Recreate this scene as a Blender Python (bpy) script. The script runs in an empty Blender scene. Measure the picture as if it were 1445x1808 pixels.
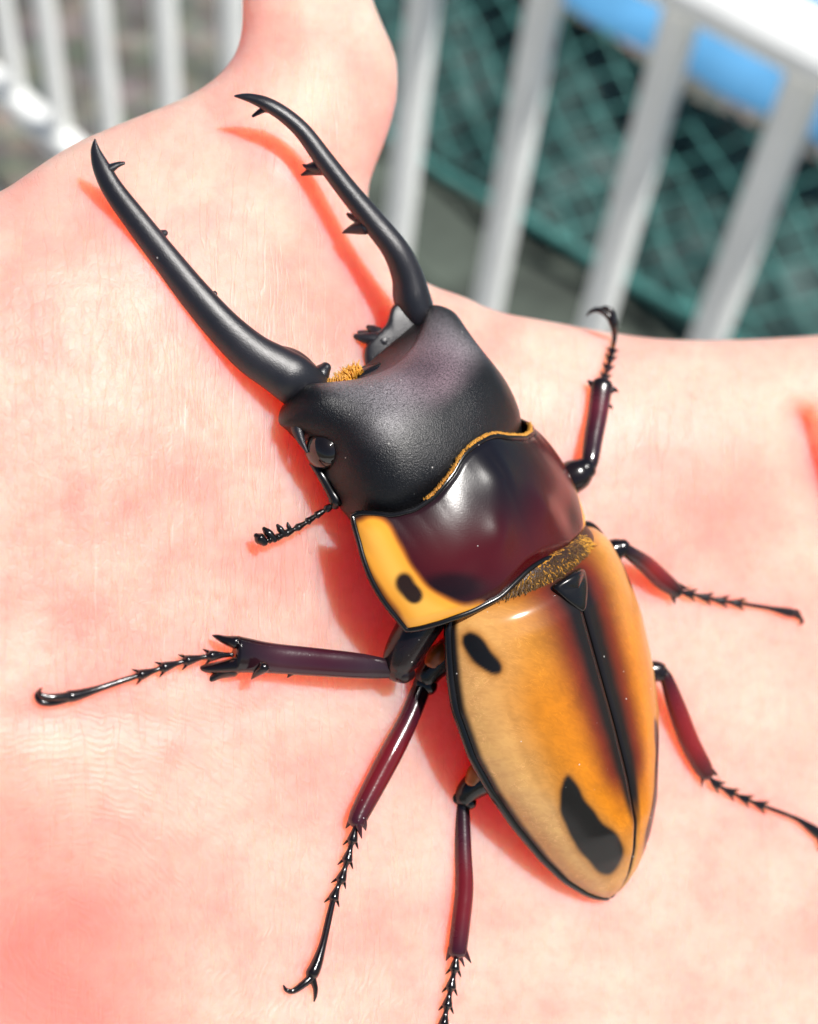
import bpy, math, random
import numpy as np
from mathutils import Vector, Matrix
from mathutils.bvhtree import BVHTree

random.seed(4); rng = np.random.default_rng(4)
sc = bpy.context.scene

# ---------------------------------------------------------------- camera, world, sun, exposure
# Working units: 1 unit = 1/19 mm. (x, y, h) = right / down / towards the lens, measured on the
# plane through the beetle; to_world() turns such a point into metres in the world.
UNIT = 1.0 / 19000.0
FOC = 2000.0
CX, CY = 722.5, 904.0
_up = np.array([270.0, 1800.0, 2000.0]); _up /= np.linalg.norm(_up)
_z = np.array([0.0, 0.0, 1.0])
_fw = -_z + (_z @ _up) * _up; _fw /= np.linalg.norm(_fw)
ROT = np.array([np.cross(_fw, _up), _fw, _up])          # lens axes -> world axes
CAM = np.array([0.0, 0.0, 0.98])

def to_world(p):
    p = np.asarray(p, dtype=float).reshape(-1, 3)
    d = FOC - p[:, 2]
    c = np.stack([(p[:, 0] - CX) * d / FOC, -(p[:, 1] - CY) * d / FOC, -d], 1) * UNIT
    return c @ ROT.T + CAM

cam = bpy.data.cameras.new('camera')
cam_o = bpy.data.objects.new('camera', cam); sc.collection.objects.link(cam_o)
M = Matrix([list(ROT[i]) + [0] for i in range(3)] + [[0, 0, 0, 1]])
cam_o.matrix_world = Matrix.Translation(Vector(CAM)) @ M
cam.sensor_fit = 'VERTICAL'; cam.sensor_height = 24.0
cam.lens = 24.0 * FOC / 1808.0
cam.clip_start = 0.002; cam.clip_end = 300.0
cam.dof.use_dof = True
cam.dof.focus_distance = (FOC - 110.0) * UNIT
APERTURE_M = 0.0021                                       # diameter of the phone's lens opening
cam.dof.aperture_fstop = (cam.lens / 1000.0) / APERTURE_M
sc.camera = cam_o

SUN_LENS = np.array([0.50, 0.47, 0.72]); SUN_LENS /= np.linalg.norm(SUN_LENS)   # right, up, to lens
sun_w = ROT @ SUN_LENS
elev = math.asin(sun_w[2]); azim = math.atan2(sun_w[0], sun_w[1])
world = bpy.data.worlds.new('World'); sc.world = world; world.use_nodes = True
wn = world.node_tree; bg = wn.nodes['Background']
sky = wn.nodes.new('ShaderNodeTexSky'); sky.sky_type = 'NISHITA'; sky.sun_disc = False
sky.sun_elevation = elev; sky.sun_rotation = azim
wn.links.new(sky.outputs[0], bg.inputs[0]); bg.inputs[1].default_value = 0.05
sun = bpy.data.lights.new('sun', 'SUN'); sun.energy = 4.6; sun.angle = math.radians(3.0); sun.color = (1.0, 0.965, 0.92)
sun_o = bpy.data.objects.new('sun', sun); sc.collection.objects.link(sun_o)
sun_o.rotation_euler = Vector(sun_w).to_track_quat('Z', 'Y').to_euler()
sun_o.location = Vector(CAM) + Vector(sun_w) * 3
vs = sc.view_settings
vs.view_transform = 'Standard'; vs.look = 'None'; vs.gamma = 1.0; vs.exposure = 0.44; vs.use_curve_mapping = False
sc.render.engine = 'CYCLES'
sc.cycles.use_denoising = True
sc.cycles.max_bounces = 6; sc.cycles.diffuse_bounces = 2; sc.cycles.glossy_bounces = 3
sc.cycles.use_adaptive_sampling = True; sc.cycles.adaptive_threshold = 0.02

# ---------------------------------------------------------------- helpers
def new_mat(name):
    m = bpy.data.materials.new(name); m.use_nodes = True
    nt = m.node_tree
    return m, nt, nt.nodes['Principled BSDF']

def N(nt, kind, **kw):
    n = nt.nodes.new(kind)
    for k, v in kw.items():
        if k.startswith('i_'):
            n.inputs[k[2:].replace('_', ' ')].default_value = v
        else:
            setattr(n, k, v)
    return n

def math_node(nt, op, a, b=None, c=None, clamp=False):
    n = nt.nodes.new('ShaderNodeMath'); n.operation = op; n.use_clamp = clamp
    for i, v in enumerate((a, b, c)):
        if v is None: continue
        if hasattr(v, 'links') or hasattr(v, 'is_linked'): nt.links.new(v, n.inputs[i])
        else: n.inputs[i].default_value = v
    return n.outputs[0]

def ramp(nt, fac, stops):
    r = nt.nodes.new('ShaderNodeValToRGB')
    while len(r.color_ramp.elements) < len(stops): r.color_ramp.elements.new(0.5)
    for e, (p, c) in zip(r.color_ramp.elements, stops):
        e.position = p; e.color = (c[0], c[1], c[2], 1) if hasattr(c, '__len__') else (c, c, c, 1)
    nt.links.new(fac, r.inputs[0])
    return r.outputs[0]

def mixrgb(nt, fac, a, b, blend='MIX'):
    n = nt.nodes.new('ShaderNodeMix'); n.data_type = 'RGBA'; n.blend_type = blend
    for sock, v in ((n.inputs[0], fac), (n.inputs[6], a), (n.inputs[7], b)):
        if hasattr(v, 'is_linked'): nt.links.new(v, sock)
        elif hasattr(v, '__len__'): sock.default_value = (v[0], v[1], v[2], 1)
        else: sock.default_value = v
    return n.outputs[2]

def tag(o, label=None, cat=None, group=None, kind=None):
    if label: o['label'] = label
    if cat: o['category'] = cat
    if group: o['group'] = group
    if kind: o['kind'] = kind
    return o

def mesh_obj(name, verts_w, faces, mat, parent=None, smooth=True, cols=None, attrs=None):
    """One mesh object from world-space vertices; parent is an unrotated Empty or part."""
    org = np.zeros(3)
    if parent is not None:
        org = np.array(parent['_org'])
    verts_w = np.asarray(verts_w, dtype=float)
    base = verts_w.mean(0) if parent is None else org
    me = bpy.data.meshes.new(name)
    me.from_pydata((verts_w - base).tolist(), [], [list(map(int, f)) for f in faces])
    if smooth:
        me.polygons.foreach_set('use_smooth', np.ones(len(me.polygons), dtype=bool))
    if cols is not None:
        a = me.color_attributes.new('Col', 'FLOAT_COLOR', 'POINT')
        c4 = np.ones((len(verts_w), 4), dtype=np.float32); c4[:, :3] = cols
        a.data.foreach_set('color', c4.ravel())
    for k, v in (attrs or {}).items():
        a = me.attributes.new(k, 'FLOAT_VECTOR' if np.ndim(v) == 2 else 'FLOAT', 'POINT')
        a.data.foreach_set('vector' if np.ndim(v) == 2 else 'value', np.asarray(v, dtype=np.float32).ravel())
    me.materials.append(mat); me.update()
    o = bpy.data.objects.new(name, me); sc.collection.objects.link(o)
    if parent is None:
        o.location = Vector(base)
    else:
        o.parent = parent
    o['_org'] = [float(x) for x in base]
    return o

def empty(name, loc):
    o = bpy.data.objects.new(name, None); sc.collection.objects.link(o)
    o.location = Vector(loc); o.empty_display_size = 0.01; o['_org'] = [float(x) for x in loc]
    return o

def spl(p, n):
    """Catmull-Rom through the rows of p, n samples per span."""
    p = np.asarray(p, dtype=float)
    q = np.vstack([2 * p[:1] - p[1:2], p, 2 * p[-1:] - p[-2:-1]])
    out = []
    for i in range(len(p) - 1):
        a, b, c, d = q[i:i + 4]
        t = np.linspace(0, 1, n, endpoint=False)[:, None]
        out.append(0.5 * ((2 * b) + (c - a) * t + (2 * a - 5 * b + 4 * c - d) * t ** 2 + (3 * b - a - 3 * c + d) * t ** 3))
    out.append(p[-1:])
    return np.vstack(out)

def tube_geo(pts, sides=14, sub=6, flat=1.0, round_start=True, round_end=True):
    """pts rows: x, y, h, r. Returns verts (x,y,h) and faces of a capped tapering tube."""
    s = spl(pts, sub)
    s[:, 3] = np.maximum(s[:, 3], 0.25)
    c = s[:, :3]; r = s[:, 3]
    def cap(c, r, first):
        i0, i1 = (0, 1) if first else (-1, -2)
        d = c[i0] - c[i1]; d = d / (np.linalg.norm(d) + 1e-9)
        k = np.array([0.35, 0.65, 0.88, 0.985])
        cc = c[i0] + d * (r[i0] * 0.8 * k)[:, None]; rr = r[i0] * np.sqrt(1 - k ** 2)
        return cc, rr
    if round_start:
        cc, rr = cap(c, r, True); c = np.vstack([cc[::-1], c]); r = np.concatenate([rr[::-1], r])
    if round_end:
        cc, rr = cap(c, r, False); c = np.vstack([c, cc]); r = np.concatenate([r, rr])
    n = len(c)
    t = np.gradient(c, axis=0); t /= (np.linalg.norm(t, axis=1)[:, None] + 1e-9)
    H = np.array([0.0, 0.0, 1.0])
    nn = np.cross(t, H); ln = np.linalg.norm(nn, axis=1)
    for i in range(n):
        if ln[i] < 0.15 and i > 0: nn[i] = nn[i - 1] - t[i] * (nn[i - 1] @ t[i])
    nn /= (np.linalg.norm(nn, axis=1)[:, None] + 1e-9)
    bb = np.cross(nn, t)
    ph = np.arange(sides) / sides * 2 * np.pi
    v = c[:, None, :] + r[:, None, None] * (np.cos(ph)[None, :, None] * nn[:, None, :] + flat * np.sin(ph)[None, :, None] * bb[:, None, :])
    v = v.reshape(-1, 3)
    f = []
    for i in range(n - 1):
        for j in range(sides):
            k = (j + 1) % sides
            f.append((i * sides + j, i * sides + k, (i + 1) * sides + k, (i + 1) * sides + j))
    f.append(tuple(range(sides))[::-1]); f.append(tuple((n - 1) * sides + j for j in range(sides)))
    return v, f

class Geo:
    def __init__(s): s.v = []; s.f = []; s.n = 0
    def add(s, vf):
        v, f = vf
        s.v.append(np.asarray(v, dtype=float)); s.f += [tuple(i + s.n for i in q) for q in f]; s.n += len(v); return s
    def obj(s, name, mat, parent, **kw):
        return mesh_obj(name, to_world(np.vstack(s.v)), s.f, mat, parent, **kw)

def tube(name, pts, mat, parent, **kw):
    return Geo().add(tube_geo(pts, **kw)).obj(name, mat, parent)

def loft_geo(rings, closed=True, cap=True, nu=6, nv=6):
    """rings: list of equal-length point lists. Smoothly interpolated both ways."""
    R = np.asarray(rings, dtype=float)                      # n, m, 3
    if closed:
        m = R.shape[1]
        ext = np.concatenate([R[:, -2:], R, R[:, :3]], 1)
        S = np.stack([spl(r, nu)[2 * nu:2 * nu + m * nu] for r in ext])
    else:
        S = np.stack([spl(r, nu) for r in R])
    G = np.stack([spl(S[:, j], nv) for j in range(S.shape[1])], 1)
    n, m = G.shape[:2]
    f = []
    for i in range(n - 1):
        for j in range(m if closed else m - 1):
            k = (j + 1) % m
            f.append((i * m + j, i * m + k, (i + 1) * m + k, (i + 1) * m + j))
    v = G.reshape(-1, 3)
    if cap and closed:
        v = np.vstack([v, G[0].mean(0)[None], G[-1].mean(0)[None]])
        a, b = n * m, n * m + 1
        for j in range(m):
            k = (j + 1) % m
            f.append((a, k, j)); f.append((b, (n - 1) * m + j, (n - 1) * m + k))
    return v, f

def poly_sd(x, y, poly):
    """signed distance to a polygon, negative inside (vectorised)"""
    P = np.asarray(poly, dtype=float); x = np.asarray(x, dtype=float); y = np.asarray(y, dtype=float)
    d = np.full(x.shape, 1e18); ins = np.zeros(x.shape, dtype=bool)
    for i in range(len(P)):
        ax, ay = P[i - 1]; bx, by = P[i]
        ex, ey = bx - ax, by - ay
        t = np.clip(((x - ax) * ex + (y - ay) * ey) / (ex * ex + ey * ey + 1e-12), 0, 1)
        d = np.minimum(d, (x - ax - t * ex) ** 2 + (y - ay - t * ey) ** 2)
        c = (ay > y) != (by > y)
        ins ^= c & (x < ex * (y - ay) / (ey if abs(ey) > 1e-9 else 1e-9) + ax)
    d = np.sqrt(d)
    return np.where(ins, -d, d)

def line_d(x, y, pl):
    P = np.asarray(pl, dtype=float); d = np.full(np.shape(x), 1e18)
    for i in range(len(P) - 1):
        ax, ay = P[i]; ex, ey = P[i + 1] - P[i]
        t = np.clip(((x - ax) * ex + (y - ay) * ey) / (ex * ex + ey * ey), 0, 1)
        d = np.minimum(d, (x - ax - t * ex) ** 2 + (y - ay - t * ey) ** 2)
    return np.sqrt(d)

def sstep(a, b, x):
    t = np.clip((x - a) / (b - a), 0, 1); return t * t * (3 - 2 * t)

def ray_dir(px, py):
    return ROT @ np.array([px - CX, -(py - CY), -FOC]) / FOC

# ---------------------------------------------------------------- materials of the setting
def mat_ground():
    m, nt, b = new_mat('ground_gravel')
    tc = N(nt, 'ShaderNodeTexCoord')
    n1 = N(nt, 'ShaderNodeTexNoise', i_Scale=9.0, i_Detail=6.0); nt.links.new(tc.outputs['Object'], n1.inputs['Vector'])
    n2 = N(nt, 'ShaderNodeTexVoronoi', i_Scale=45.0); nt.links.new(tc.outputs['Object'], n2.inputs['Vector'])
    c = ramp(nt, n1.outputs[0], [(0.32, (0.045, 0.05, 0.035)), (0.52, (0.11, 0.105, 0.08)), (0.68, (0.20, 0.175, 0.12))])
    c = mixrgb(nt, 0.35, c, n2.outputs['Color'], 'OVERLAY')
    hs = N(nt, 'ShaderNodeHueSaturation', i_Saturation=0.6); nt.links.new(c, hs.inputs['Color'])
    nt.links.new(hs.outputs[0], b.inputs['Base Color']); b.inputs['Roughness'].default_value = 0.9
    bm = N(nt, 'ShaderNodeBump', i_Strength=0.6, i_Distance=0.02); nt.links.new(n2.outputs[0], bm.inputs['Height'])
    nt.links.new(bm.outputs[0], b.inputs['Normal'])
    return m

def mat_plain(name, col, rough, var=0.12, scale=30.0, metal=0.0):
    m, nt, b = new_mat(name)
    tc = N(nt, 'ShaderNodeTexCoord')
    n1 = N(nt, 'ShaderNodeTexNoise', i_Scale=scale, i_Detail=5.0); nt.links.new(tc.outputs['Object'], n1.inputs['Vector'])
    c0 = [x * (1 - var * 2) for x in col]; c1 = [min(1, x * (1 + var)) for x in col]
    nt.links.new(ramp(nt, n1.outputs[0], [(0.3, c0), (0.65, c1)]), b.inputs['Base Color'])
    b.inputs['Roughness'].default_value = rough; b.inputs['Metallic'].default_value = metal
    return m

# ---------------------------------------------------------------- ground
g = mesh_obj('ground', [(-60, -60, 0), (60, -60, 0), (60, 60, 0), (-60, 60, 0)], [(0, 1, 2, 3)], mat_ground(), smooth=False)
tag(g, kind='structure')

# ---------------------------------------------------------------- railing
RV = ray_dir(-2200, -1800); RV[2] = 0; RV /= np.linalg.norm(RV)        # runs away to the left
RN = np.cross(RV, [0, 0, 1.0])                                          # from the lens to the railing, level
RQ = ray_dir(1100, 300) * 0.8
RDIST = RQ @ RN
def rail_pt(s, off, z): return CAM * np.array([1, 1, 0]) + RV * s + RN * (RDIST + off) + np.array([0, 0, z])
def bar_geo(c, hs, ho, z0, z1, bev=0.003, along=None):
    """bevelled upright box, half sizes hs along the railing, ho across"""
    ring = [(hs - bev, ho), (hs, ho - bev), (hs, -ho + bev), (hs - bev, -ho), (-hs + bev, -ho), (-hs, -ho + bev), (-hs, ho - bev), (-hs + bev, ho)]
    v = [rail_pt(c[0] + a, c[1] + o, z) for z in (z0, z1) for a, o in ring]
    f = [(i, (i + 1) % 8, 8 + (i + 1) % 8, 8 + i) for i in range(8)] + [tuple(range(7, -1, -1)), tuple(range(8, 16))]
    return v, f
m_rail = mat_plain('white_powder_coat', (0.90, 0.91, 0.88), 0.38, 0.04, 18.0)
railing = empty('railing', rail_pt(0.8, 0, 0.0))
tag(railing, 'white metal railing of upright bars behind the hand', 'railing')
S0, S1 = -0.30, 2.30
def rail_run(name, z0, z1, ho):
    bev = 0.006
    zc, hz = (z0 + z1) / 2, (z1 - z0) / 2
    ring = [(ho - bev, hz), (ho, hz - bev), (ho, -hz + bev), (ho - bev, -hz), (-ho + bev, -hz), (-ho, -hz + bev), (-ho, hz - bev), (-ho + bev, hz)]
    v = [rail_pt(s, o, zc + z) for s in (S0, S1) for o, z in ring]
    f = [(i, (i + 1) % 8, 8 + (i + 1) % 8, 8 + i) for i in range(8)] + [tuple(range(7, -1, -1)), tuple(range(8, 16))]
    return mesh_obj(name, v, f, m_rail, railing, smooth=False)
RAIL_LO, RAIL_HI = 0.135, 0.690
rail_run('top_rail', RAIL_HI, RAIL_HI + 0.020, 0.030)
rail_run('bottom_rail', RAIL_LO, RAIL_LO + 0.035, 0.018)
for s in [-0.19, -0.07, 0.055, 0.18, 0.302, 0.397, 0.508, 0.627, 0.755, 0.883, 1.003, 1.140, 1.272, 1.390, 1.51, 1.63, 1.75, 1.88, 2.0, 2.12]:
    ph = np.arange(20) / 20 * 2 * np.pi
    v = [rail_pt(s + 0.0128 * math.cos(q), 0.0128 * math.sin(q), z) for z in (RAIL_LO + 0.033, RAIL_HI + 0.002) for q in ph]
    f = [(i, (i + 1) % 20, 20 + (i + 1) % 20, 20 + i) for i in range(20)]
    mesh_obj('baluster', v, f, m_rail, railing)
for s in (S0 + 0.02, S1 - 0.02):
    v, f = bar_geo((s, 0.0), 0.02, 0.0175, -0.01, RAIL_HI + 0.002)
    mesh_obj('post', v, f, m_rail, railing, smooth=False)

# ---------------------------------------------------------------- unseen pale paving added on the viewer's side to bounce light onto the railing
m_bounce = mat_plain('pale_bounce_floor', (0.46, 0.45, 0.42), 0.85, 0.12, 6.0)
o = mesh_obj('bounce_floor', [rail_pt(a, b_, z) for z in (0.004, 0.024) for a, b_ in ((-4, -4), (4, -4), (4, -0.04), (-4, -0.04))], [(3, 2, 1, 0), (4, 5, 6, 7), (0, 1, 5, 4), (1, 2, 6, 5), (2, 3, 7, 6), (3, 0, 4, 7)], m_bounce, smooth=False)
tag(o, kind='structure')

# ---------------------------------------------------------------- concrete ledge between railing and net
m_conc = mat_plain('weathered_concrete', (0.060, 0.075, 0.060), 0.85, 0.3, 14.0)
v = [rail_pt(a, o, z) for z in (-0.02, 0.322, 0.33) for a, o in (((-0.31, 0.03), (-0.31, 0.50), (0.97, 0.50), (0.97, 0.03)) if z < 0.325 else ((-0.302, 0.038), (-0.302, 0.492), (0.962, 0.492), (0.962, 0.038)))]
f = [(0, 3, 2, 1), (8, 9, 10, 11)] + [(k * 4 + i, k * 4 + (i + 1) % 4, k * 4 + 4 + (i + 1) % 4, k * 4 + 4 + i) for k in (0, 1) for i in range(4)]
o = mesh_obj('concrete_ledge', v, f, m_conc, smooth=False); tag(o, 'low grey concrete ledge behind the railing at the foot of the net', 'ledge')

# ---------------------------------------------------------------- net and blue sheet beyond the railing
NOFF = 0.16
def net_wave(s, z): return 0.012 * math.sin(9 * s + 5 * z) + 0.009 * math.sin(23 * s - 11 * z + 1) + 0.02 * math.sin(4 * s + 2)
NZ0, NZ1 = 0.352, 0.352 + 0.197            # the net leans back: second value is the height measured up its slope
COS_N, SIN_N = 0.768, 0.64
NS0, NS1 = -0.20, 0.98
def net_pt(s, z, off=0.0):
    q = z - NZ0; w = off + net_wave(s, z)
    return rail_pt(s, NOFF + q * COS_N + w * SIN_N, NZ0 + q * SIN_N - w * COS_N)
m_cord = mat_plain('teal_cord', (0.06, 0.21, 0.19), 0.6, 0.2, 60.0)
def cord_geo(pts, r, sides=5):
    c = np.asarray(pts); n = len(c)
    t = np.gradient(c, axis=0); t /= np.linalg.norm(t, axis=1)[:, None]
    a = np.cross(t, RN); a /= np.linalg.norm(a, axis=1)[:, None]; b = np.cross(t, a)
    ph = np.arange(sides) / sides * 2 * np.pi
    v = (c[:, None] + r * (np.cos(ph)[None, :, None] * a[:, None] + np.sin(ph)[None, :, None] * b[:, None])).reshape(-1, 3)
    f = [(i * sides + j, i * sides + (j + 1) % sides, (i + 1) * sides + (j + 1) % sides, (i + 1) * sides + j) for i in range(n - 1) for j in range(sides)]
    return v, f
netg = Geo()
CELL = 0.037
ang = [math.radians(26), math.radians(126)]
for A in ang:
    d = np.array([math.cos(A), math.sin(A)]); nrm = np.array([-d[1], d[0]])
    for k in range(-60, 61):
        o = nrm * k * CELL + np.array([0.4, 0.45])
        ts = np.linspace(-1.0, 1.0, 160)
        p = o[None] + d[None] * ts[:, None]
        p = p + 0.003 * np.stack([np.sin(p[:, 1] * 40 + k), np.sin(p[:, 0] * 31 + k)], 1)
        ok = (p[:, 0] > NS0) & (p[:, 0] < NS1) & (p[:, 1] > NZ0) & (p[:, 1] < NZ1)
        p = p[ok]
        if len(p) < 3: continue
        netg.add(cord_geo([net_pt(a, b) for a, b in p], 0.0021))
net = empty('safety_net', net_pt(0.4, NZ0)); tag(net, 'teal diamond mesh net hanging beyond the white railing', 'net')
o = mesh_obj('mesh_cords', np.vstack(netg.v), netg.f, m_cord, net); tag(o, kind='stuff')
ss = np.linspace(NS0, NS1, 60)
mesh_obj('edge_rope', *cord_geo([net_pt(s, NZ0 + 0.012 * math.sin(6 * s)) for s in ss], 0.0065, 8), m_cord, net)
# woven shade cloth behind the net
def sheet(z0, z1, off, nz, thick=0.0015, amp=1.0, place=None):
    zz = np.linspace(z0, z1, nz)
    place = place or net_pt
    v = []
    for k in (0, 1):
        for s in ss:
            for z in zz:
                v.append(place(s, z, off + k * thick + 0.006 * math.sin(40 * s + 17 * z) * amp))
    n = len(ss); f = []; B = n * nz
    for i in range(n - 1):
        for j in range(nz - 1):
            a = i * nz + j
            f.append((a, a + 1, a + nz + 1, a + nz)); f.append((B + a, B + a + nz, B + a + nz + 1, B + a + 1))
    for i in range(n - 1):
        for j in (0, nz - 1):
            a = i * nz + j; f.append((a, a + nz, B + a + nz, B + a))
    for j in range(nz - 1):
        for i in (0, n - 1):
            a = i * nz + j; f.append((a, B + a, B + a + 1, a + 1))
    return v, f
def mat_shade():
    m, nt, b = new_mat('dark_shade_cloth')
    tc = N(nt, 'ShaderNodeTexCoord')
    n1 = N(nt, 'ShaderNodeTexNoise', i_Scale=14.0, i_Detail=3.0); nt.links.new(tc.outputs['Object'], n1.inputs['Vector'])
    n2 = N(nt, 'ShaderNodeTexVoronoi', i_Scale=34.0); nt.links.new(tc.outputs['Object'], n2.inputs['Vector'])
    c = ramp(nt, n1.outputs[0], [(0.36, (0.015, 0.055, 0.055)), (0.54, (0.075, 0.165, 0.155)), (0.70, (0.16, 0.24, 0.23))])
    c = mixrgb(nt, 0.6, c, ramp(nt, n2.outputs[0], [(0.1, 0.9), (0.5, 0.25)]), 'MULTIPLY')
    nt.links.new(c, b.inputs['Base Color']); b.inputs['Roughness'].default_value = 0.85
    return m
o = mesh_obj('shade_cloth', *sheet(NZ0 - 0.004, NZ1, 0.030, 12), mat_shade()); tag(o, 'dark green shade cloth hanging behind the teal net', 'cloth')
def tarp_pt(s, q, off):
    p = net_pt(s, NZ1 - 0.004, -0.022 - net_wave(s, NZ1 - 0.004))
    return p + RN * q * 0.97 + np.array([0, 0, 0.14 * q + 0.002 * math.sin(7 * s + 5 * q) - off * 0.4])
m_blue = mat_plain('blue_tarpaulin', (0.09, 0.29, 0.52), 0.45, 0.1, 12.0)
o = mesh_obj('tarpaulin', *sheet(0.0, 0.42, 0.0, 8, place=tarp_pt), m_blue); tag(o, 'bright blue tarpaulin strip along the top of the net', 'tarpaulin')

# ---------------------------------------------------------------- the hand
OUT = [(-900, 900), (-500, 640), (-250, 470), (-80, 360), (0, 322), (60, 280), (130, 236), (230, 192), (320, 155), (376, 116), (402, 76), (406, 24), (402, -40), (400, -140), (410, -280), (500, -380), (570, -420), (640, -380), (690, -270), (684, -130), (676, -30), (694, 30), (718, 90), (722, 145), (712, 208), (688, 275), (666, 330), (668, 385), (700, 440), (757, 489), (820, 512), (880, 540), (950, 553), (1040, 570), (1150, 587), (1250, 591), (1350, 588), (1450, 582), (1600, 575), (1850, 590), (1960, 900), (1990, 1300), (1950, 1800), (1850, 2100), (1500, 2300), (900, 2380), (300, 2330), (-300, 2200), (-900, 2050)]
def palm_T(x, y):
    soft = 160.0                                                            # eases the slope towards the wrist
    xe = x + 0.42 * soft * np.log1p(np.exp(-(x - 380) / soft))
    T = -0.58 * (xe - 700) + 0.12 * (y - 1000)
    T = T - 0.42 * 90 * np.log1p(np.exp((330 - y) / 90.0))                 # thumb leans away
    # thenar fold, finger gap, palm lines
    T = T - 16 * np.exp(-(line_d(x, y, [(380, 222), (460, 275), (530, 370), (590, 470), (650, 560), (700, 640)]) / 26) ** 2)
    T = T - 95 * np.exp(-(line_d(x, y, [(1412, 740), (1432, 820), (1462, 910), (1530, 990)]) / 30) ** 2)
    T = T + 55 * np.exp(-(((x - 1290) / 160) ** 2 + ((y - 800) / 200) ** 2))
    T = T - 75 * np.exp(-(((x - 700) / 190) ** 2 + ((y - 600) / 200) ** 2))     # hollow between thumb and palm
    T = T + 60 * np.exp(-(((x - 150) / 330) ** 2 + ((y - 700) / 330) ** 2))  # ball of the thumb
    T = T - 150 * sstep(1430, 1980, y + 0.55 * (300 - x)) * sstep(520, -80, x)  # heel of the hand turns away
    T = T - 6 * np.exp(-(line_d(x, y, [(-100, 1270), (120, 1262), (330, 1275), (480, 1245)]) / 20) ** 2)
    return T

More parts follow.
